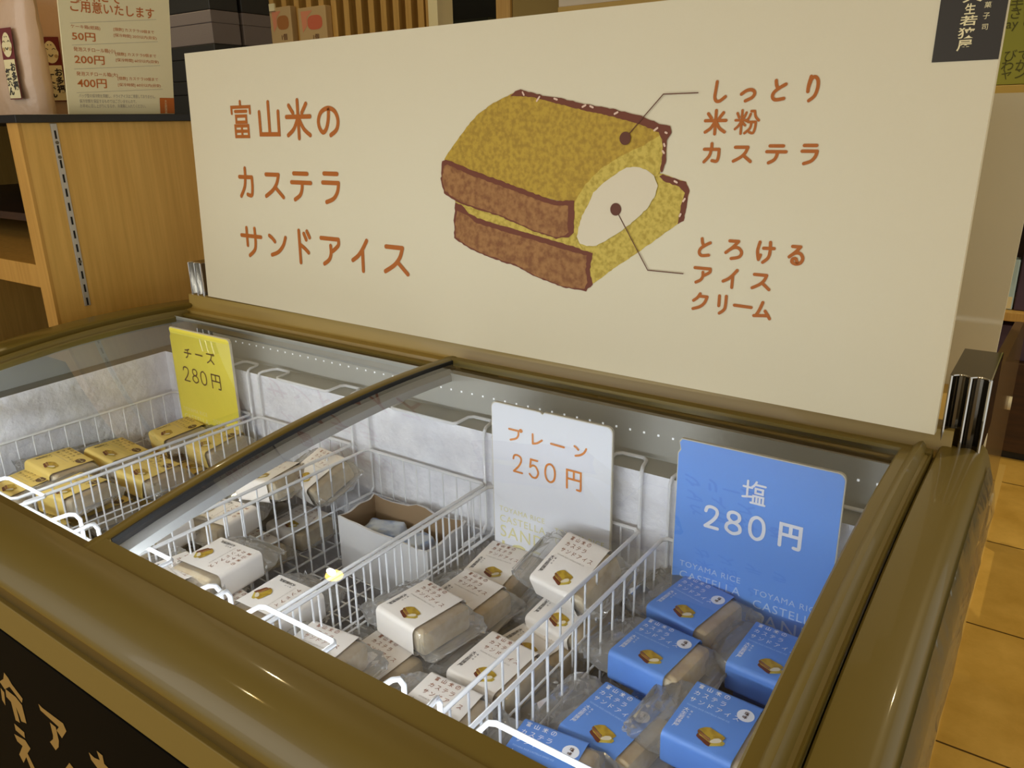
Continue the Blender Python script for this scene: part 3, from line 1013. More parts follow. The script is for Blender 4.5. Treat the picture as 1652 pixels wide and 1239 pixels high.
def make_bag(seed):
    rg = random.Random(seed)
    xs = [-0.074, -0.070, -0.064, -0.057, -0.050, -0.044, -0.036, -0.030, 0.0, 0.030, 0.040, 0.046, 0.052, 0.058, 0.065, 0.070]
    n = 20
    rings = []
    sk0, sk1 = rg.uniform(-0.006, 0.006), rg.uniform(-0.006, 0.006)
    ph = rg.uniform(0, 6)
    for x in xs:
        t = min(1.0, max(0.0, (abs(x) - 0.040) / 0.030))
        hz = 0.0166 * max(0.0, 1 - t) ** 0.9 + 0.0006
        hy = 0.0388 - 0.004 * t + 0.005 * math.sin(3 * t)
        sk = (sk0 if x < 0 else sk1) * t
        ring = []
        for k in range(n):
            a = 2 * math.pi * k / n
            ca, sa = math.cos(a), math.sin(a)
            e = 0.35
            y = hy * math.copysign(abs(ca) ** e, ca)
            z = hz * math.copysign(abs(sa) ** e, sa)
            j = 0.0030 * (0.25 + t) * (1 if abs(x) > 0.035 else 0)
            ring.append(Vector((x + rg.uniform(-1, 1) * j * 0.6, y + rg.uniform(-1, 1) * j, z + sk + rg.uniform(-1, 1) * j + 0.0022 * t * math.sin(a * 2 + ph))))
        rings.append(ring)
    b = B().loft(rings, closed_ring=True, caps=True)
    me = b.mesh('clear_bag', M['film'])
    return me


BAGS = [make_bag(s) for s in (1, 2, 3, 4)]
SPONGE = B().box((-0.035, -0.036, -0.0150), (0.0455, 0.036, 0.0150), 0.005, 2).mesh('castella', M['sponge'], True)
PACK = {k: make_pack_meshes(k) for k in ('white', 'blue', 'yellow')}
NAMES = {'white': 'ice_cream_pack', 'blue': 'ice_cream_pack', 'yellow': 'ice_cream_pack'}
GROUP = {'white': 'plain ice cream sandwich packs', 'blue': 'blue salt ice cream sandwich packs', 'yellow': 'yellow cheese ice cream sandwich packs'}
pack_no = [0]


def place_pack(kind, loc, rot, label, group=None):
    t = bpy.data.objects.new('ice_cream_pack', None)
    t.empty_display_size = 0.03
    COL.objects.link(t)
    t.location = loc
    t.rotation_euler = rot
    tag(t, label, 'ice cream', group or GROUP[kind])
    pack_no[0] += 1

    def ch(nm, me, par):
        o = bpy.data.objects.new(nm, me)
        COL.objects.link(o)
        o.parent = par
        return o
    ch('castella', SPONGE, t)
    ch('clear_bag', BAGS[pack_no[0] % 4], t)
    s = ch('paper_sleeve', PACK[kind]['paper_sleeve'], t)
    for nm in ('title_print', 'small_print', 'shop_mark', 'cake_picture', 'flavour_badge'):
        if nm in PACK[kind]:
            ch(nm, PACK[kind][nm], s)
    return t


def pk(kind, u, v, z, yaw, label, pitch=0.0, roll=0.0):
    e = Euler((math.radians(pitch), math.radians(roll), math.radians(yaw)), 'XYZ')
    p = at(u, v, 2, z)
    up = e.to_matrix() @ Vector((0, 0, SHZ))
    place_pack(kind, p - up, e, label)


# salt basket (blue)
pk('blue', 1115, 968, -0.195, -14, 'blue salt pack against the blue price card, its text half hidden by shade', 6)
pk('blue', 1058, 1040, -0.196, -6, 'blue salt pack beside the left wires of the rightmost basket, second from the card')
pk('blue', 1246, 1052, -0.196, -4, 'blue salt pack half hidden by the right rail, in front of the blue price card', 4)
pk('blue', 1151, 1160, -0.190, -2, 'blue salt pack nearest to the viewer along the right rail', 3)
pk('blue', 985, 1158, -0.216, -8, 'blue salt pack lying front left in the salt basket, behind the front hanger', 3)
pk('blue', 868, 1224, -0.205, 6, 'blue salt pack peeping out over the front rail at the bottom edge', 2)
# plain basket in the middle right
pk('white', 679, 972, -0.198, -8, 'white pack raised on another in the middle of the white card basket')
pk('white', 750, 955, -0.226, -6, 'white pack directly behind the topmost white pack, its right end showing', 5)
pk('white', 803, 906, -0.236, 2, 'white pack at the foot of the white price card, at its left', 8)
pk('white', 919, 908, -0.170, -10, 'white pack leaning on the white price card, topmost of a stack of three', 24)
pk('white', 796, 1066, -0.224, -4, 'white pack beside the right wires of the white card basket, picture hidden by a wire', 4)
pk('white', 866, 1030, -0.250, -12, 'white pack behind the basket wires to the right, lower than its neighbours')
pk('white', 600, 1062, -0.240, -4, 'white pack half under the front rail at the left of the white card basket', 3)
pk('white', 700, 1140, -0.208, 2, 'white pack nearest the front rail in the white card basket', 3)
pk('white', 505, 1044, -0.200, 6, 'white pack seen through the front hanger of the white card basket', 0)
# stack of two more below the leaning one
p3 = at(917, 975, 2, -0.225)
place_pack('white', p3 - Vector((0, 0, 0.018)), (math.radians(14), 0, math.radians(-8)), 'white pack in the middle of the stack of three by the white price card')
p4 = at(922, 1012, 2, -0.262)
place_pack('white', p4 - Vector((0, 0, 0.018)), (math.radians(6), 0, math.radians(-6)), 'white pack at the bottom of the stack of three by the white price card')
# half empty basket
pk('white', 354, 896, -0.187, -86, 'white pack turned sideways beside the wires, in the half empty basket', 0, 0)
pk('white', 450, 962, -0.199, -88, 'white pack turned sideways nearest to the dark gap of the half empty basket', 0, 0)
pk('white', 352, 976, -0.223, -4, 'white pack whose corner shows beside the front hanger of the half empty basket')
pk('white', 272, 922, -0.192, -10, 'white pack with red letters beside the rail, in the half empty basket')
# plain basket under the meeting stile
pk('white', 248, 842, -0.196, -80, 'white pack seen just right of the dark meeting stile, turned sideways', 0, 0)
pk('white', 432, 758, -0.176, 10, 'white pack lying on top in the basket under the meeting stile', 0, -6)
pk('white', 428, 764, -0.2165, 8, 'white pack at the back of the basket under the meeting stile', 0, 0)
pk('white', 356, 824, -0.214, -80, 'white pack between the sideways one and the wires, under the meeting stile')
pk('white', 506, 754, -0.174, -8, 'white pack standing at the right rear of the basket under the meeting stile', 22)
pk('white', 345, 786, -0.221, -92, 'white pack whose sponge end points to the viewer, beside the stile')
# cheese basket
pk('yellow', 285, 690, -0.198, -8, 'yellow cheese pack lying before the yellow price card', 6)
pk('yellow', 345, 706, -0.194, -4, 'yellow cheese pack beside the wires at the foot of the yellow price card', 10)
pk('yellow', 190, 724, -0.206, 10, 'yellow cheese pack in the second row from the yellow price card, by the far wires', -6, 12)
pk('yellow', 98, 742, -0.193, 6, 'yellow cheese pack with a bare end beside the far liner wall', -4, 10)
pk('yellow', 34, 776, -0.205, 3, 'yellow cheese pack cut by the left edge of the picture', 4, 4)
pk('yellow', 118, 782, -0.196, 8, 'yellow cheese pack with a brown badge at the front of the cheese basket')
pk('yellow', 240, 752, -0.206, 8, 'yellow cheese pack lying in the middle of the cheese basket behind the wires', 0, 8)

# the layers below, seen only between the upper packs
under = {'A': ('yellow', 'yellow cheese pack of the lower layers, mostly covered by others'), 'B': ('white', 'white pack of the lower layers under the meeting stile, mostly covered'),
         'D': ('white', 'white pack of the lower layers in the white card basket, mostly covered'), 'E': ('blue', 'blue salt pack of the lower layers, mostly covered by others')}
rg = random.Random(21)


def corners_of(loc, e):
    r = e.to_matrix()
    return [Vector(loc) + r @ Vector((sx * 0.050, sy * 0.0385, sz * 0.0175)) for sx in (-1, 1) for sy in (-1, 1) for sz in (-1, 1)], [r.col[i].copy() for i in range(3)]


def hits(a, c):
    """separating axis test between two packs"""
    (pa, xa_), (pc, xc_) = a, c
    axes = xa_ + xc_ + [u.cross(v) for u in xa_ for v in xc_]
    for ax in axes:
        if ax.length < 1e-4:
            continue
        da, dc = [p.dot(ax) for p in pa], [p.dot(ax) for p in pc]
        if max(da) <= min(dc) or max(dc) <= min(da):
            return False
    return True


laid = [corners_of(o.location, o.rotation_euler) for o in list(COL.objects) if o.name.startswith('ice_cream_pack')]


def try_pack(kind, loc, e, lb):
    me_ = corners_of(loc, e)
    if any(hits(me_, q) for q in laid):
        return
    laid.append(me_)
    place_pack(kind, loc, e, lb, lb)


for k, (kind, lb) in under.items():
    for layer, zc in enumerate((-0.2580, -0.2935)):
        for ix in range(2):
            for iy in range(4):
                x = BX[k] + 0.064 + 0.104 * ix + rg.uniform(-0.002, 0.002)
                y = -0.458 + 0.0925 * iy + rg.uniform(-0.004, 0.004)
                try_pack(kind, (x, y, zc - (0.001 if layer else 0)), Euler((math.radians(rg.uniform(-1, 1)) if layer == 0 else 0, 0, math.radians(rg.uniform(-2.0, 2.0)))), lb)
# a few carry the sideways packs at the front of the half empty basket
for x, y, z in [(0.599, -0.455, -0.2935), (0.703, -0.455, -0.2935), (0.599, -0.455, -0.258), (0.703, -0.455, -0.258), (0.599, -0.365, -0.2935), (0.599, -0.365, -0.258)]:
    try_pack('white', (x, y, z), Euler((0, 0, math.radians(rg.uniform(-2, 2)))), 'white pack lying underneath at the front of the half empty basket')

# ------------------------------------------------------------------ carton with ice packs
cx0 = Vector((0.570, -0.215, 0))
cq = [Vector((0.573, -0.213, -0.3104)), Vector((0.752, -0.219, -0.3104)), Vector((0.742, -0.122, -0.3104)), Vector((0.566, -0.132, -0.3104))]
ct = thing('carton', 'open white carton with brown inside, standing in the half empty basket', 'box', (0.66, -0.17, -0.3104))
b, c = B(), B()
H_ = 0.091
for i in range(4):
    a, d = cq[i], cq[(i + 1) % 4]
    n_ = 10
    cen = (cq[0] + cq[2]) / 2
    outer0 = [a.lerp(d, j / n_) for j in range(n_ + 1)]
    inn = [p + (cen - p).normalized() * 0.004 for p in outer0]
    tops = [H_ + 0.0015 * math.sin(j * 1.1 + i) + (0.006 if j in (4, 5) and i == 2 else 0) for j in range(n_ + 1)]
    tops[0] = tops[-1] = H_ + 0.003
    up = [p + Vector((0, 0, h)) for p, h in zip(outer0, tops)]
    b.loft([outer0, up])
    upi = [p + Vector((0, 0, h)) for p, h in zip(inn, tops)]
    b.loft([up, upi])
    c.loft([upi, inn])
b.obj('carton_wall', M['carton'], ct)
c.add([p + (cen - p).normalized() * 0.003 + Vector((0, 0, 0.004)) for p in cq], [(0, 1, 2, 3)])
c.obj('carton_lining', M['carton_in'], ct)


def crumpled(name, cx, cy, cz, lx, ly, lz, seed, label, yaw):
    rg2 = random.Random(seed)
    bm = bmesh.new()
    bmesh.ops.create_icosphere(bm, subdivisions=4, radius=1.0)
    rot = Matrix.Rotation(yaw, 3, 'Z')
    for v in bm.verts:
        d = v.co.normalized()
        q = Vector((math.copysign(abs(d.x) ** .5, d.x) * lx, math.copysign(abs(d.y) ** .5, d.y) * ly, d.z * lz))
        q *= 1 + 0.06 * math.sin(7 * d.x + 5 * d.y + seed) + 0.04 * math.sin(13 * d.y - 9 * d.x)
        v.co = rot @ q + Vector((cx, cy, cz))
    bm.verts.index_update()
    b = B().add([v.co.copy() for v in bm.verts], [[v.index for v in f.verts] for f in bm.faces])
    bm.free()
    o = b.obj(name, M['ice_pack'], None, True)
    return tag(o, label, 'ice pack')


crumpled('ice_pack', 0.622, -0.170, -0.258, 0.036, 0.026, 0.022, 3, 'blue printed ice pack bag on the left inside the white carton', 0.3)
crumpled('ice_pack', 0.688, -0.170, -0.268, 0.030, 0.027, 0.030, 5, 'pale crumpled ice pack bag on the right inside the white carton', -0.2)

# ------------------------------------------------------------------ price cards
LET = ['TOYAMA RICE', 'CASTELLA', 'SAND', 'ICE']


def price_card(x0, x1, y, zt, zb, face, label, glyphs, w, ink, let_ink, nick):
    t = thing('price_card', label, 'sign', ((x0 + x1) / 2, y, zb), 'price cards standing in the freezer')
    r = 0.008
    ol = []
    for cx, cz, a0 in ((x1 - r, zt - r, 0), (x0 + r, zt - r, 90)):
        for k in range(6):
            a = math.radians(a0 + 18 * k)
            ol.append((cx + r * math.cos(a), cz + r * math.sin(a)))
    # dented corner or nick in the foam board's outline
    if nick == 'corner':
        ol = ol[:-6] + [(x0 + 0.004, zt), (x0 + 0.001, zt - 0.004), (x0 + 0.003, zt - 0.013), (x0, zt - 0.018)]
    elif nick == 'top':
        xm = x0 + (x1 - x0) * 0.44
        ol = ol[:6] + [(xm + 0.004, zt), (xm + 0.001, zt - 0.003), (xm - 0.003, zt - 0.0005)] + ol[6:]
    ol = ol + [(x0, zb), (x1, zb)]
    b = B().prism(ol, lambda x, z, d: Vector((x, y + d, z)), 0.004)
    b.obj('board', M['card_edge'], t)
    f = B()
    cxm, czm = (x0 + x1) / 2, (zt + zb) / 2
    f.add([Vector((cxm + (x - cxm) * 0.988, y - 0.0003, czm + (z - czm) * 0.991)) for x, z in ol], [tuple(range(len(ol)))])
    f.obj('printed_face', face, t, fix=False)
    fn = lambda x, z, h=0.0: Vector((x, y - 0.0008 - h, z))
    for nm, items in glyphs.items():
        b = B()
        for ch, (ul, vl), (ur, vr), (ut, vt), (ub, vb) in items:
            glyph(b, ch, at(ul, vl, 1, y).x, at(ur, vr, 1, y).x, at(ut, vt, 1, y).z, at(ub, vb, 1, y).z, w * (0.62 if ch == '塩' else 1.0), fn)
        b.obj(nm, ink, t, fix=False)
    b = B()
    fl = lambda x, z: Vector((x, y - 0.0006, z))
    for cxx, drop in ((x0 + 0.010, 0.0), (x0 + 0.100, 0.008)):
        zz = zb + 0.094 - drop
        for s, sz, st in (('TOYAMA RICE', 0.0105, 0.0), ('CASTELLA', 0.0150, 0.0165), ('SAND', 0.0260, 0.0395), ('ICE', 0.044, 0.076)):
            put_text(b, s, sz, fl, cxx, zz - st, spacing=1.12)
    b.obj('repeated_lettering', let_ink, t, fix=False)
    return t


def gbox(ch, l, r, t, b_):
    """glyph box from its left, right, top and bottom in the photograph"""
    return (ch, (l, (t + b_) / 2), (r, (t + b_) / 2), ((l + r) / 2, t), ((l + r) / 2, b_))


def k5(ox, oy, s):
    return lambda ch, l, r, t, b_: gbox(ch, ox + l / s, ox + r / s, oy + t / s, oy + b_ / s)


g = k5(780, 640, 4.957)
price_card(0.7914, 0.9740, -0.121, -0.0235, -0.276, M['card_white'], 'white price card reading 250 yen with orange figures', {
    'flavour_text': [g('プ', 208, 312, 254, 354), g('レ', 386, 472, 306, 386), g('ー', 542, 646, 366, 412), g('ン', 726, 828, 394, 484)],
    'price_text': [g('2', 238, 314, 464, 606), g('5', 364, 446, 500, 648), g('0', 492, 578, 536, 684), g('円', 662, 788, 588, 744)]}, 0.0028, M['ink_price_orange'], M['ink_paleyellow'], 'top')
g = k5(1080, 700, 3.997)
price_card(1.0577, 1.2403, -0.121, -0.0170, -0.273, M['card_blue'], 'blue salt price card reading 280 yen in white', {
    'flavour_text': [g('塩', 474, 622, 306, 450)],
    'price_text': [g('2', 228, 320, 466, 606), g('8', 364, 466, 500, 644), g('0', 514, 616, 534, 682), g('円', 706, 854, 584, 736)]}, 0.0040, M['ink_white'], M['ink_paleblue'], 'corner')
g = k5(260, 510, 6.52)
price_card(0.0499, 0.2308, -0.121, -0.0205, -0.276, M['card_yellow'], 'yellow cheese price card reading 280 yen in brown', {
    'flavour_text': [g('チ', 248, 316, 344, 440), g('ー', 366, 434, 396, 424), g('ズ', 484, 562, 394, 500)],
    'price_text': [g('2', 240, 302, 534, 680), g('8', 332, 392, 560, 700), g('0', 420, 482, 584, 724), g('円', 534, 630, 616, 766)]}, 0.0024, M['ink_dark'], M['ink_lemon'], 'corner')

# ------------------------------------------------------------------ the menu board
mb = thing('menu_board', 'wide cream menu board with castella picture standing behind the freezer', 'sign', tuple(PB + PX * PW / 2))


def P(x, z, off=0.0):
    return PB + PX * x + PT * z + PN * off


b = B().prism([(0, 0), (PW, 0), (PW, PH), (0, PH)], lambda x, z, d: P(x, z, -d), 0.012)
b.obj('board', M['board'], mb)


def pf(off):
    return lambda x, z, h=0.0: P(x, z, off + h)


def title(b, ox, oy, s, items, w):
    for ch, l, r, t, b_ in items:
        l, r = ox + l / s, ox + r / s
        t, b_ = oy + t / s, oy + b_ / s
        xl, xr = pan(l, (t + b_) / 2)[0], pan(r, (t + b_) / 2)[0]
        zt, zb = pan((l + r) / 2, t)[1], pan((l + r) / 2, b_)[1]
        glyph(b, ch, xl, xr, zt, zb, w * (0.78 if ch in '富粉' else 1.0), pf(0.0006), nd=12, k=6)


for items in ([('富', 52, 178, 92, 318), ('山', 224, 352, 96, 310), ('米', 394, 548, 84, 322), ('の', 590, 724, 128, 306)],
              [('カ', 104, 192, 510, 690), ('ス', 264, 376, 542, 690), ('テ', 430, 550, 536, 710), ('ラ', 622, 730, 536, 724)],
              [('サ', 120, 240, 884, 1058), ('ン', 290, 398, 918, 1060), ('ド', 462, 552, 902, 1100), ('ア', 616, 734, 936, 1114), ('イ', 808, 914, 954, 1152), ('ス', 1010, 1156, 996, 1166)]):
    b = B()
    title(b, 360, 140, 3.872, items, 0.0070)
    b.obj('headline_lettering', M['ink_orange'], mb, fix=False)
b = B()
title(b, 1000, 100, 4.72, [('し', 716, 812, 150, 306), ('っ', 922, 1032, 206, 300), ('と', 1160, 1266, 138, 292), ('り', 1424, 1514, 106, 296),
                           ('米', 648, 812, 370, 548), ('粉', 878, 1058, 368, 546), ('カ', 640, 768, 622, 766), ('ス', 866, 1002, 644, 760), ('テ', 1118, 1264, 634, 772), ('ラ', 1384, 1508, 630, 776)], 0.0036)
b.obj('sponge_note_lettering', M['ink_orange'], mb, fix=False)
b = B()
title(b, 1000, 370, 5.1625, [('と', 658, 756, 76, 224), ('ろ', 880, 1022, 92, 248), ('け', 1140, 1286, 106, 280), ('る', 1408, 1532, 138, 292),
                             ('ア', 622, 762, 314, 448), ('イ', 860, 988, 334, 486), ('ス', 1104, 1252, 374, 498), ('ク', 606, 736, 536, 670), ('リ', 816, 894, 550, 704), ('ー', 954, 1096, 626, 656), ('ム', 1118, 1260, 606, 740)], 0.0037)
b.obj('cream_note_lettering', M['ink_orange'], mb, fix=False)
# picture
parts = []
for i, nm in enumerate(ART_ORDER):
    m_, pl = ART[nm]
    b = B()
    q = [pan(700 + x / 3.54, 130 + y / 3.54) for x, y in wobble(pl, 3.0 if 'crust' in nm or 'side' in nm else 2.0, 16, i + 1)]
    poly(b, q, pf(0.0004 + 0.00012 * i))
    parts.append((b, M[m_]))
o = link('castella_picture', multi_mesh('castella_picture', parts), mb)
b = B()
for pts in ([(1097, 330), (1200, 210), (1315, 78), (1513, 70)], [(1043, 735), (1225, 1082), (1427, 1102)]):
    q = [pan(700 + x / 3.54, 130 + y / 3.54) for x, y in pts]
    stroke(b, q, 0.0012, pf(0.0021))
    stroke(b, [q[0]], 0.0155, pf(0.0022), 24)
b.obj('pointer_lines', M['ink_brown'], mb, fix=False)
b = B()
for x, y, dx, dy in ((515, 75, 4, 8), (600, 105, -8, 12), (700, 106, 8, 3), (862, 146, -9, 5), (905, 150, 8, 4), (1045, 186, -9, 5), (1272, 278, -9, 7), (1330, 298, 4, 2), (1320, 368, 2, 6), (1314, 408, 4, 6), (1432, 682, 5, -7), (1410, 768, 3, -6), (1385, 578, 7, 4)):
    q = [pan(700 + (x - dx) / 3.54, 130 + (y - dy) / 3.54), pan(700 + (x + dx) / 3.54, 130 + (y + dy) / 3.54)]
    stroke(b, q, 0.0024, pf(0.0019), 8)
b.obj('sugar_specks', mat('pale_sugar_print', srgb(232, 200, 178), 0.6), mb, fix=False)
# shop emblem: dark square at the top right corner
e0 = pan(1503, 101)
xa, xb = e0[0], pan(1610, 99.5)[0]
b = B().add([P(xa, e0[1], 0.0006), P(min(xb, PW), e0[1], 0.0006), P(min(xb, PW), PH, 0.0006), P(xa, PH, 0.0006)], [(0, 1, 2, 3)])
em = b.obj('shop_emblem', mat('emblem_black', srgb(44, 36, 26), 0.5), mb, fix=False)
b = B()
for ch, l, r, t, b_ in (('大', 575, 820, -110, 28), ('生', 596, 730, 44, 178), ('若', 536, 748, 196, 320), ('狭', 510, 722, 346, 480), ('屋', 496, 682, 500, 638)):
    s = 7.744
    l, r, t, b_ = 1480 + l / s, 1480 + r / s, t / s, b_ / s
    zt, zb = pan((l + r) / 2, t)[1], pan((l + r) / 2, b_)[1]
    xl, xr = pan(l, (t + b_) / 2)[0], pan(r, (t + b_) / 2)[0]
    vs, fs = text_mesh('lettering', ch, 1.0, bold=0.018)
    x0, x1 = min(v.x for v in vs), max(v.x for v in vs)
    y0, y1 = min(v.y for v in vs), max(v.y for v in vs)
    b.add([P(xl + (xr - xl) * (v.x - x0) / (x1 - x0), zb + (zt - zb) * (v.y - y0) / (y1 - y0), 0.0011) for v in vs], fs)
for ch, l, r, t, b_ in (('菓', 842, 930, 22, 98), ('子', 822, 906, 160, 238), ('司', 806, 882, 302, 374)):
    s = 7.744
    l, r, t, b_ = 1480 + l / s, 1480 + r / s, t / s, b_ / s
    zt, zb = pan((l + r) / 2, t)[1], pan((l + r) / 2, b_)[1]
    xl, xr = pan(l, (t + b_) / 2)[0], pan(r, (t + b_) / 2)[0]
    vs, fs = text_mesh('lettering', ch, 1.0)
    x0, x1 = min(v.x for v in vs), max(v.x for v in vs)
    y0, y1 = min(v.y for v in vs), max(v.y for v in vs)
    b.add([P(xl + (xr - xl) * (v.x - x0) / (x1 - x0), zb + (zt - zb) * (v.y - y0) / (y1 - y0), 0.0011) for v in vs], fs)
b.obj('emblem_text', M['cream_paper'], em, fix=False)

# ------------------------------------------------------------------ shelf unit at the left
SX = -0.190
su = thing('shelf_unit', 'oak shelf unit with black top board left of the freezer', 'shelf', (-0.6, 0.2, FLOOR_Z))
B().box((SX - 0.040, -0.2, FLOOR_Z), (SX, 0.95, 0.3395), 0.001).obj('side_panel', M['oak'], su)
B().box((SX - 0.041, -0.2035, FLOOR_Z), (SX + 0.0004, -0.197, 0.3395)).obj('edge_strip', M['oak_light'], su)
B().box((-1.75, -0.21, 0.3395), (SX + 0.012, 0.96, 0.3535), 0.001).obj('top_board', M['black_board'], su)
B().box((-1.75, 0.93, FLOOR_Z), (SX - 0.04, 0.95, 0.3395)).obj('back_panel', M['wood_dark'], su)
B().box((-1.75, -0.2, FLOOR_Z), (-1.71, 0.93, 0.3395)).obj('side_panel', M['oak'], su)
b = B().box((-1.71, -0.19, 0.058), (SX - 0.041, 0.93, 0.078), 0.001)
b.box((-1.71, -0.196, 0.034), (SX - 0.041, -0.184, 0.079), 0.001)
b.obj('shelf_board', M['oak_light'], su)
b = B().box((-1.71, -0.05, 0.128), (SX - 0.041, 0.93, 0.146), 0.001)
b.obj('shelf_board', M['wood_dark'], su)
b = B().box((-1.71, -0.19, -0.42), (SX - 0.041, 0.93, -0.40), 0.001)
b.obj('shelf_board', M['wood_dark'], su)
# slotted upright
b = B().box((SX - 0.001, -0.1475, -0.005), (SX + 0.0030, -0.1360, 0.338), 0.0006)
std = b.obj('slotted_rail', M['steel'], su)
b = B()
for k in range(13):
    z = 0.318 - 0.0262 * k
    b.box((SX + 0.0025, -0.1435, z - 0.0075), (SX + 0.0034, -0.1400, z + 0.0075))
b.obj('slots', M['slot'], std)
b = B()
for z in (0.304, 0.278, 0.082):
    b.tube([(SX + 0.002, -0.1418, z), (SX + 0.0042, -0.1418, z)], 0.0032, 10)
b.obj('screws', M['dark_chrome'], std)
# things on the dim inner shelf
for k, (xx, yy, sz, cl, lb) in enumerate([(-0.46, 0.02, 0.03, 'cream_paper', 'small cream wrapped sweet on the dim inner shelf, the left one'), (-0.365, 0.0, 0.022, 'kraft', 'small tan wrapped sweet on the dim inner shelf beside the cream one')]):
    bm = bmesh.new()
    bmesh.ops.create_icosphere(bm, subdivisions=3, radius=1.0)
    for v in bm.verts:
        d = v.co.normalized()
        f_ = 1 + 0.08 * math.sin(9 * d.x + 3 * d.y)
        v.co = Vector((xx + d.x * sz * 1.3 * f_, yy + d.y * sz * f_, 0.146 + 0.0 + (d.z + 1) * sz * 0.45))
    bm.verts.index_update()
    tag(B().add([v.co.copy() for v in bm.verts], [[v.index for v in f.verts] for f in bm.faces]).obj('wrapped_sweet', M[cl], None, True), lb, 'sweet')
    bm.free()

# notice card on the black board: stands at the edge, leaning
nc = thing('notice_card', 'cream price notice card with orange figures on the black board', 'sign', (-0.215, 0.0, 0.3535))
NB0, NB1 = at(112.5, 189, 0, -0.205), at(282, 186.5, 0, -0.205)
NB0.z = NB1.z = 0.3540
nx = (NB1 - NB0)
NWID = nx.length
nx.normalize()
NTILT = 0.17
nt_ = Vector((math.sin(NTILT), 0, math.cos(NTILT)))
nn = nx.cross(nt_).normalized()
if nn.x < 0:
    nn = -nn
nt_ = (nt_ - nx * nt_.dot(nx)).normalized()
NH = 0.305


def N(x, z, off=0.0):
    return NB0 + nx * x + nt_ * z + nn * off


def npx(u, v):
    d = ray(u, v)
    q = CAM + d * ((NB0 - CAM).dot(nn) / d.dot(nn)) - NB0
    return q.dot(nx), q.dot(nt_)


B().prism([(0, 0), (NWID, 0), (NWID, NH), (0, NH)], lambda x, z, d: N(x, z, -d), 0.003).obj('card', M['sign_card'], nc)
b = B()
nb = lambda x, z, h=0.0: N(x, z, 0.0006 + h)


def ntext(b, s, l, r, t, bt, bold=0.0):
    """text fitted between the left and right ends seen in the crop (scale 3.933)"""
    l, r, t, bt = l / 3.933, r / 3.933, t / 3.933, bt / 3.933
    xl, _ = npx(l, (t + bt) / 2)
    xr, _ = npx(r, (t + bt) / 2)
    zb = (npx(l, bt)[1] + npx(r, bt)[1]) / 2
    zt = (npx(l, t)[1] + npx(r, t)[1]) / 2
    vs, fs = text_mesh('lettering', s, 1.0, bold=bold)
    x0, x1 = min(v.x for v in vs), max(v.x for v in vs)
    y0, y1 = min(v.y for v in vs), max(v.y for v in vs)
    b.add([nb(xl + (xr - xl) * (v.x - x0) / (x1 - x0), zb + (zt - zb) * (v.y - y0) / (y1 - y0)) for v in vs], fs)


ntext(b, 'ご用意いたします', 446, 976, 24, 98, 0.012)
ntext(b, '有料にて', 446, 760, -66, 14, 0.012)
ntext(b, 'ケーキ箱(紙箱)', 448, 634, 160, 188)
ntext(b, '50円', 456, 604, 206, 260, 0.012)
ntext(b, '発泡スチロール箱(小)', 466, 730, 304, 336)
ntext(b, '200円', 472, 662, 352, 408, 0.012)
ntext(b, '発泡スチロール箱(大)', 484, 746, 458, 488)
ntext(b, '400円', 490, 676, 500, 558, 0.012)
for y_, tail in ((194, '[個数] カステラ10個まで'), (348, '[個数] カステラ5個まで'), (500, '[個数] カステラ10個まで')):
    k = (y_ - 194) * 0.085
    ntext(b, tail, 720 + k, 976 + k, y_ - 10, y_ + 14)
for y_, tail in ((232, '[保冷時間] 20分以内(目安)'), (386, '[保冷時間] 60分以内(目安)'), (540, '[保冷時間] 60分以内(目安)')):
    k = (y_ - 232) * 0.085
    ntext(b, tail, 722 + k, 992 + k, y_ - 10, y_ + 14)
b.obj('notice_lettering', M['brand_orange'], nc, fix=False)
b = B()
ntext(b, 'バッグ型の保冷剤を同梱し、ドライアイスはご用意しておりません。', 500, 984, 598, 622)
ntext(b, '保冷状態を保証するものではございませんので、', 504, 864, 630, 654)
ntext(b, 'お早めに召し上がりになるか、冷凍庫に入れてください。', 508, 924, 660, 684)
for y_, l, r in ((136, 444, 990), (276, 456, 1000), (428, 470, 1014), (578, 486, 1030)):
    q0, q1 = npx(l / 3.933, (y_ + 10) / 3.933), npx(r / 3.933, (y_ - 12) / 3.933)
    stroke(b, [q0, q1], 0.0005, nb, 4)
b.obj('small_print', M['ink_grey'], nc, fix=False)
a0, a1 = npx(1018 / 3.933, 732 / 3.933), npx(1108 / 3.933, 622 / 3.933)
b = B().add([N(a0[0], 0.001, 0.0007), N(NWID, 0.001, 0.0007), N(NWID, a1[1], 0.0007), N(a0[0], a1[1], 0.0007)], [(0, 1, 2, 3)])
sq = b.obj('shop_seal', M['brand_orange'], nc, fix=False)
b = B()
for i, ch in enumerate('大生若狭屋'):
    put_text(b, ch, 0.0058, lambda x, z: N(x, z, 0.0011), a0[0] + 0.010, a1[1] - 0.0085 - 0.0056 * i)
b.obj('seal_text', M['cream_paper'], sq, fix=False)


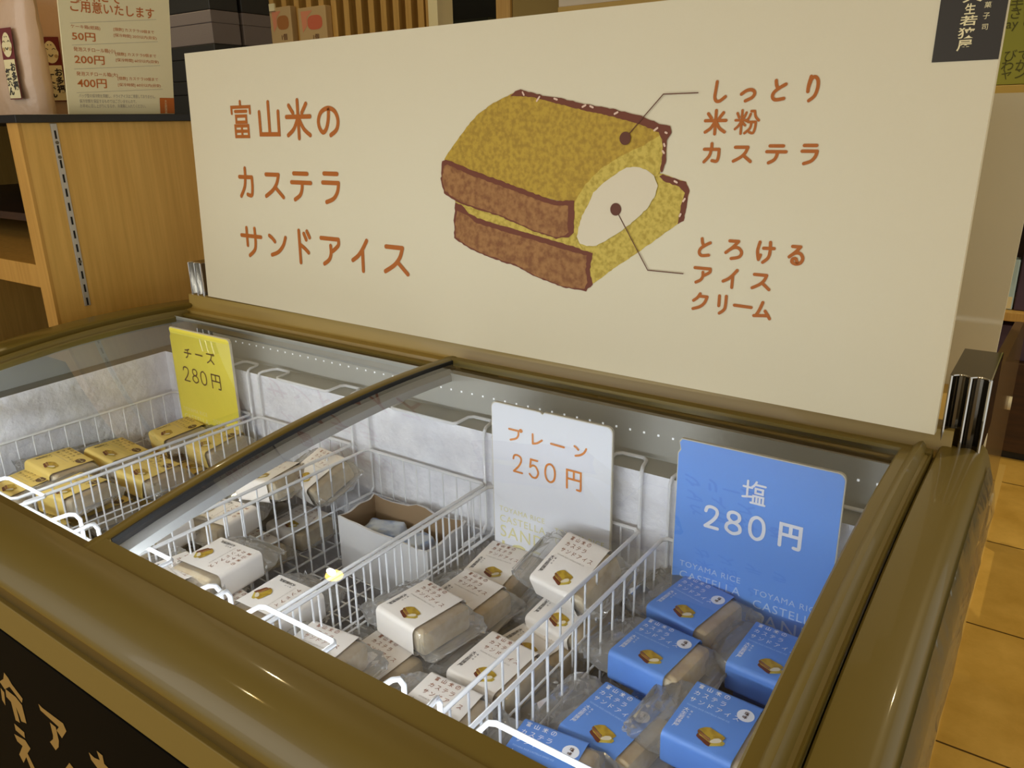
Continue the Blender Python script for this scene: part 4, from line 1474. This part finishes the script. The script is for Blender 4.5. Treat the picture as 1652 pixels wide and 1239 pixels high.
# tea pouches
def pouch(x0, x1, y, z0, z1, yaw, label, lx):
    cx = (x0 + x1) / 2
    t = thing('tea_pouch', label, 'tea', (cx, y, z0), 'pink tea pouches on the black board')
    w = (x1 - x0) / 2
    rot = Matrix.Rotation(yaw, 3, 'Z')

    def T(p):
        return rot @ Vector(p) + Vector((cx, y, 0))
    rings = []
    nz = 14
    for i in range(nz + 1):
        t_ = i / nz
        z = z0 + (z1 - z0) * t_
        dp = 0.030 * math.sqrt(max(0.0, 1 - t_ ** 2.2)) * (0.85 + 0.15 * min(1, t_ * 6)) + 0.0012
        ww = w * (1 - 0.05 * (1 - t_))
        ring = []
        n = 20
        for k in range(n):
            a = 2 * math.pi * k / n
            ring.append(T((ww * math.copysign(abs(math.cos(a)) ** 0.6, math.cos(a)), dp * math.copysign(abs(math.sin(a)) ** 0.8, math.sin(a)) + 0.001 * math.sin(5 * z * 40 + k), z)))
        rings.append(ring)
    B().loft(rings, closed_ring=True, caps=True).obj('pouch', M['pouch'], t, True)
    # label: maroon strip with a smiling face and brushed words
    fy = lambda z: -(0.030 * math.sqrt(max(0.0, 1 - ((z - z0) / (z1 - z0)) ** 2.2)) + 0.004)
    lw, lz0, lz1 = 0.0195, z0 + 0.030, z0 + 0.158

    def F(x, z, o=0.0):
        return T((lx + x, min(fy(z), -0.0265) - o, z))

    def strip(b, xa, xb, za, zb, o):
        rr = []
        for i in range(9):
            z = za + (zb - za) * i / 8
            rr.append([F(xa, z, o), F(xb, z, o)])
        b.loft(rr)
    b = B()
    strip(b, -lw, lw, lz0, lz1, 0.0)
    lb = b.obj('label', M['maroon'], t, fix=False)
    b = B()
    strip(b, -lw + 0.002, lw - 0.002, lz0 + 0.002, lz0 + 0.072, 0.0008)
    fc = [(0.0155 * math.sin(a) * (1.0 if math.cos(a) < 0.2 else 0.85), lz0 + 0.098 + 0.022 * math.cos(a)) for a in [2 * math.pi * k / 24 for k in range(24)]]
    poly(b, fc, lambda x, z: F(x, z, 0.0008))
    b.obj('label_paper', M['cream_paper'], lb, fix=False)
    b = B()
    fn = lambda x, z, h=0.0: F(x, z, 0.0016 + h)
    for sx in (-1, 1):
        stroke(b, [(sx * 0.011, lz0 + 0.103), (sx * 0.0075, lz0 + 0.1055), (sx * 0.004, lz0 + 0.103)], 0.0011, fn, 6)
        stroke(b, [(sx * 0.003, lz0 + 0.112), (sx * 0.0032, lz0 + 0.1125)], 0.002, fn, 6)
    stroke(b, smooth_pts([(-0.004, lz0 + 0.093), (0, lz0 + 0.0895), (0.004, lz0 + 0.093)]), 0.0018, fn, 6)
    for sx, col in ((1, 'お多福'), (-1, '紅茶ん')):
        for i, ch in enumerate(col):
            put_text(b, ch, 0.0165, fn, 0.001 if sx > 0 else -0.0165, lz0 + (0.052 if sx > 0 else 0.042) - 0.0165 * i, bold=0.0005)
    b.obj('label_ink', M['ink_black'], lb, fix=False)
    b = B()
    for sx in (-1, 1):
        stroke(b, [(sx * 0.0105, lz0 + 0.090)], 0.0075, lambda x, z, h=0.0: F(x, z, 0.0014 + h), 12)
    b.obj('cheek_spots', M['kraft'], lb, fix=False)


q0, q1 = at(-32, 190, 1, -0.105), at(76, 190, 1, -0.105)
pouch(q0.x, q1.x, -0.105, 0.354, 0.62, 0.12, 'pink tea pouch nearest the left edge of the picture, smiling face label', 0.084)
q2, q3 = at(70, 190, 1, 0.02), at(134, 190, 1, 0.02)
pouch(q2.x, q3.x, 0.02, 0.354, 0.61, 0.75, 'pink tea pouch squeezed between the front pouch and the notice card', 0.012)

# gift boxes stacked farther back on the black board
for i, (ya, yb, xx) in enumerate(((0.508, 0.597, -0.58), (0.605, 0.700, -0.575))):
    z = 0.3535
    for j, (h, mm, nm) in enumerate(((0.095, 'black_box', 'bottom'), (0.090, 'black_box', 'second'), (0.0835, 'lav_box', 'grey'), (0.12, 'black_box', 'top'))):
        where = ('front', 'rear')[i]
        if mm == 'lav_box':
            lb = 'grey lavender gift box in the %s stack on the black board' % where
        else:
            lb = 'black gift box, %s of the %s stack on the black board' % (nm, where)
        t = thing('gift_box', lb, 'box', (xx - 0.14, (ya + yb) / 2, z), 'gift boxes stacked on the black board')
        B().box((xx - 0.28, ya, z), (xx, yb, z + h * 0.62), 0.002).obj('box_base', M[mm], t)
        B().box((xx - 0.2805, ya - 0.0006, z + h * 0.62), (xx + 0.0006, yb + 0.0006, z + h - 0.0005), 0.002).obj('box_lid', M[mm], t)
        z += h
tag(B().box((-0.30, 0.3, 0.3535), (-0.28, 0.305, 0.378)).obj('price_tag', M['cream_paper']), 'small ivory price tag peeping over the top edge of the menu board', 'tag')

# ------------------------------------------------------------------ lattice, bags and joinery at the back
YL = 1.25
lt = thing('slat_screen', 'wooden screen of vertical slats behind the menu board', 'screen', (-0.75, YL, FLOOR_Z))
for u in (540, 560, 580, 600, 620, 640, 660, 680):
    x = at(u, 20, 1, YL).x
    B().box((x - 0.016, YL, FLOOR_Z), (x + 0.010, YL + 0.04, CEIL_Z)).obj('slat', M['slat'], lt)
xe = at(690, 20, 1, YL).x
B().box((xe - 0.008, YL, FLOOR_Z), (xe + 0.022, YL + 0.05, CEIL_Z)).obj('post', M['slat'], lt)
for u in (440, 460, 480, 500, 520):
    x = at(u, 20, 1, YL).x
    B().box((x - 0.016, YL, FLOOR_Z), (x + 0.010, YL + 0.04, CEIL_Z)).obj('slat', M['slat'], lt)
xp0, xp1 = at(697, 20, 1, YL).x, at(712, 20, 1, YL).x
tag(B().box((xp0, YL - 0.02, FLOOR_Z), (xp1, YL + 0.06, CEIL_Z), 0.002).obj('cream_post', M['cream_paper']), 'slim cream upright at the right end of the slat screen', 'post')
# dark sideboard seen in the gap
xs0, xs1 = at(690, 20, 1, 2.2).x, at(804, 20, 1, 2.2).x
t = thing('dark_cabinet', 'dark brown cabinet in the gap right of the slat screen', 'cabinet', ((xs0 + xs1) / 2, 2.4, FLOOR_Z))
B().box((xs0 - 0.8, 2.2, FLOOR_Z), (xs1 + 0.2, 2.78, 0.84), 0.004).obj('body', M['wood_dark'], t)
B().box((xs0 - 0.8, 2.18, 0.84), (xs1 + 0.2, 2.78, 0.87), 0.003).obj('top', M['wood_dark'], t)
# wooden post and olive partition
YQ = 1.3
xa, xb = at(800, 20, 1, YQ).x, at(823, 20, 1, YQ).x
tag(B().box((xa, YQ, FLOOR_Z), (xb, YQ + 0.06, CEIL_Z), 0.002).obj('oak_post', M['slat']), 'square oak post left of the olive partition', 'post')
xc = at(902, 20, 1, YQ).x
t = struct('wall_partition', B().box((xb + 0.002, YQ + 0.01, FLOOR_Z), (1.15, YQ + 0.05, CEIL_Z)), M['wall'])
# pale header board with yellow trim
hb = thing('header_board', 'pale board with yellow lower trim above the menu board', 'sign', (0.6, 1.1, 0.6))
h0, h1 = at(901, 12, 1, YQ - 0.03), at(1140, -18, 1, YQ - 0.03)
z0 = h0.z
B().box((h0.x, YQ - 0.03, z0), (1.0, YQ + 0.0098, z0 + 0.35), 0.002).obj('board', M['pale_board'], hb)
B().box((h0.x, YQ - 0.034, z0 - 0.022), (1.0, YQ + 0.0098, z0), 0.002).obj('trim', M['yellow_trim'], hb)
# kraft bags with peach prints hung on the screen
for (ul, ur, col, lb) in ((430, 474, 'peach_brown', 'kraft paper bag with brown peach print on the slat screen'), (476, 530, 'peach_red', 'kraft paper bag with red peach print on the slat screen')):
    a, c = at(ul, 14, 1, YL - 0.03), at(ur, 80, 1, YL - 0.03)
    t = thing('paper_bag', lb, 'bag', ((a.x + c.x) / 2, YL - 0.03, c.z - 0.04), 'kraft bags on the slat screen')
    B().box((a.x + 0.012, YL - 0.03, c.z - 0.06), (c.x, YL - 0.001, a.z), 0.003).obj('bag', M['kraft'], t)
    mx, w_ = (a.x + c.x) / 2 + 0.02, (c.x - a.x) / 2
    fn = lambda x, z: Vector((x, YL - 0.0306, z))
    zc = (a.z + at(ul, 70, 1, YL - 0.03).z) / 2 + 0.005
    b = B()
    poly(b, [(mx + w_ * 0.50 * math.copysign(abs(math.cos(k * math.pi / 12)) ** .7, math.cos(k * math.pi / 12)), zc + 0.024 * math.copysign(abs(math.sin(k * math.pi / 12)) ** .7, math.sin(k * math.pi / 12))) for k in range(24)], fn)
    b.obj('peach_print', M[col], t, fix=False)
    b = B()
    poly(b, [(mx - w_ * 0.9, zc + 0.04), (mx - w_ * 0.1, zc + 0.04), (mx - w_ * 0.5, zc + 0.02), (mx - w_ * 0.55, zc - 0.01), (mx - w_ * 0.85, zc - 0.03)], fn)
    b.obj('pattern_print', M['peach_leaf'], t, fix=False)
    b = B()
    put_text(b, '1個', 0.024, lambda x, z: fn(x, z) + Vector((0, -0.0006, 0)), mx - 0.018, zc - 0.058)
    b.obj('count_print', M['ink_brown'], t, fix=False)
a = at(425, 8, 1, YL - 0.035)
tag(B().box((a.x, YL - 0.037, a.z - 0.025), (a.x + 0.062, YL - 0.0305, a.z)).obj('paper_tag', M['cream_paper']), 'white tag at the upper left corner of the brown peach bag', 'tag')
# shelves of jars behind the slats
t = thing('jar_shelf', 'dim shelf of green glass jars behind the slat screen', 'shelf', (-1.1, 1.75, FLOOR_Z))
B().box((-2.6, 1.7, FLOOR_Z), (-0.55, 2.1, 0.70)).obj('body', mat('dim_green_cabinet', srgb(60, 66, 44), 0.5), t)
B().box((-2.6, 2.06, 0.7), (-0.55, 2.1, CEIL_Z)).obj('back_panel', mat('dim_green_back', srgb(52, 50, 34), 0.6), t)
jr = []
for k, u in enumerate((575, 612, 640, 652)):
    p = at(u, 22, 1, 1.85)
    n = 16
    rings = [[Vector((p.x + r_ * math.cos(2 * math.pi * j / n), 1.85 + r_ * math.sin(2 * math.pi * j / n), 0.7006 + z_)) for j in range(n)] for r_, z_ in ((0.03, 0.0), (0.033, 0.01), (0.033, 0.09), (0.024, 0.11), (0.024, 0.13))]
    tag(B().loft(rings, closed_ring=True, caps=True).obj('glass_jar', mat('jar_glass_%d' % k, srgb(110, 128, 96), 0.1, coat=1.0), None, True), 'small green glass jar dimly seen between the slats', 'jar', 'jars behind the slat screen')

# ------------------------------------------------------------------ gondola behind the freezer at the right
GXP = 1.3275
gd = thing('display_gondola', 'brown display gondola behind the freezer with white capped end panel', 'display', (0.8, 0.7, FLOOR_Z))
pts = [at(1652, 520, 0, GXP), at(1652, 545, 0, GXP), at(1597, 805, 0, GXP), at(1590, 832, 0, GXP)]
ye = pts[1].y
zt_far, zt_near = pts[0].z, -0.035
zbt = pts[3].z
outline = [(0.13, zt_near), (min(pts[0].y, ye - 0.12), zt_far), (ye, zt_far - 0.055), (ye, zbt + 0.03), (ye - 0.04, zbt), (0.13, zbt)]
B().prism(outline, lambda y, z, d: Vector((GXP - d, y, z)), 0.018).obj('end_panel', M['brown_acrylic'], gd)
b = B()
for u, v in ((1597, 805), (1627, 650), (1582, 716)):
    p = at(u, v, 0, GXP)
    yy = min(p.y, ye - 0.02)
    b.tube([(GXP - 0.001, yy, p.z), (GXP + 0.006, yy, p.z)], 0.017, 16)
b.obj('screw_cap', M['cap_white'], gd, True)
b = B().box((0.02, 0.13, -0.06), (GXP - 0.018, 0.62, -0.036), 0.002)
b.obj('top_board', M['counter_top'], gd)
B().box((0.02, 0.6, FLOOR_Z), (GXP - 0.018, 0.64, -0.06)).obj('back_panel', M['wood_dark'], gd)
f0 = at(1578, 890, 0, GXP)
B().box((GXP - 0.02, ye - 0.07, FLOOR_Z), (GXP - 0.001, ye - 0.03, zbt + 0.01), 0.003).obj('leg', M['leg'], gd)
B().box((GXP - 0.03, 0.14, FLOOR_Z), (GXP - 0.01, 0.18, zbt + 0.01), 0.003).obj('leg', M['leg'], gd)
B().box((0.04, 0.14, FLOOR_Z), (0.07, 0.18, -0.06), 0.003).obj('leg', M['leg'], gd)
# beige sign seen from behind, standing on the gondola
yb_ = 0.31
s0, s1, s2, s3 = at(1500, 568, 1, yb_), at(1605, 570, 1, yb_), at(1660, 300, 1, yb_), at(1592, 151, 1, yb_)
b = B().prism([(0.72, -0.036), (s1.x, -0.036), (s1.x + 0.008, s3.z), (0.72, s3.z)], lambda x, z, d: Vector((x, yb_ + d, z)), 0.015)
t = tag(b.obj('sign_board', M['grey_sign']), 'plain beige sign board standing behind the right end of the menu board', 'sign')

# green handwritten notice on the back wall with a ledge under it
YW = 2.79
g0, g1 = at(1600, 137, 1, YW), at(1700, -40, 1, YW)
gn = tag(B().box((g0.x - 0.08, YW - 0.003, g0.z), (g1.x + 0.1, YW + 0.008, g1.z + 0.08)).obj('handwritten_notice', M['green_paper']), 'green handwritten notice on the wall at the upper right', 'notice')
b = B()
for s, u, v in (('手ちの', 1628, 14), ('さけに', 1626, 30), ('ay の', 1622, 46), ('びですが', 1617, 98), ('わかい！ま', 1613, 114), ('ャンのま およ', 1611, 127)):
    p = at(u, v, 1, YW - 0.004)
    put_text(b, s, 0.045, lambda x, z: Vector((x, YW - 0.0045, z)), p.x, p.z)
b.obj('pencil_writing', M['green_ink'], gn, fix=False)
l0 = at(1595, 141, 1, 2.74)
l1 = at(1595, 152, 1, 2.70)
struct('trim_2', B().box((0.9, 2.70, l1.z), (1.9, 2.80, l1.z + 0.03), 0.002), M['yellow_trim'])

# oak display cabinet far right
YC = 2.16
dc = thing('display_cabinet', 'brown wooden display cabinet by the tiled aisle at far right', 'cabinet', (1.6, 2.35, FLOOR_Z))
B().box((1.0, YC, FLOOR_Z + 0.03), (2.0, 2.55, -0.48), 0.003).obj('lower_cabinet', M['wood_dark'], dc)
B().box((1.0, YC + 0.02, FLOOR_Z), (2.0, 2.55, FLOOR_Z + 0.03)).obj('plinth', M['gasket'], dc)
zs = at(1645, 512, 1, YC).z
B().box((1.0, YC - 0.01, zs - 0.015), (2.0, 2.55, zs + 0.015), 0.002).obj('shelf_board', M['slat'], dc)
B().box((1.0, 2.53, -0.48), (2.0, 2.55, 0.25)).obj('back_panel', M['wood_dark'], dc)
B().box((0.98, YC, FLOOR_Z), (1.0, 2.55, 0.25)).obj('side_panel', M['wood_dark'], dc)
B().box((1.0, YC - 0.005, 0.0), (2.0, 2.55, 0.02), 0.002).obj('shelf_board', M['wood_dark'], dc)
B().box((1.98, YC, -0.48), (2.0, 2.55, 0.25)).obj('side_panel', M['wood_dark'], dc)
for (xa, xb, hh, mm, lb) in ((1.16, 1.262, 0.17, 'pale_blue', 'pale blue packet standing on the far right cabinet shelf'), (1.266, 1.34, 0.205, 'purple', 'dark purple packet standing on the far right cabinet shelf')):
    t = thing('sweet_packet', lb, 'packet', ((xa + xb) / 2, YC + 0.05, zs + 0.015))
    B().box((xa, YC + 0.03, zs + 0.0156), (xb, YC + 0.09, zs + 0.0156 + hh), 0.004).obj('packet', M[mm], t)
    B().box((xa + 0.055, YC + 0.0292, zs + 0.02), (xb - 0.004, YC + 0.0305, zs + 0.06)).obj('packet_label', M['cream_paper'], t)
t = thing('sweet_packet', 'small dark purple packet on the low shelf behind the brown end panel', 'packet', (1.28, YC + 0.05, -0.48))
B().box((1.22, YC + 0.03, -0.4795), (1.36, YC + 0.1, -0.36), 0.004).obj('packet', M['purple'], t)
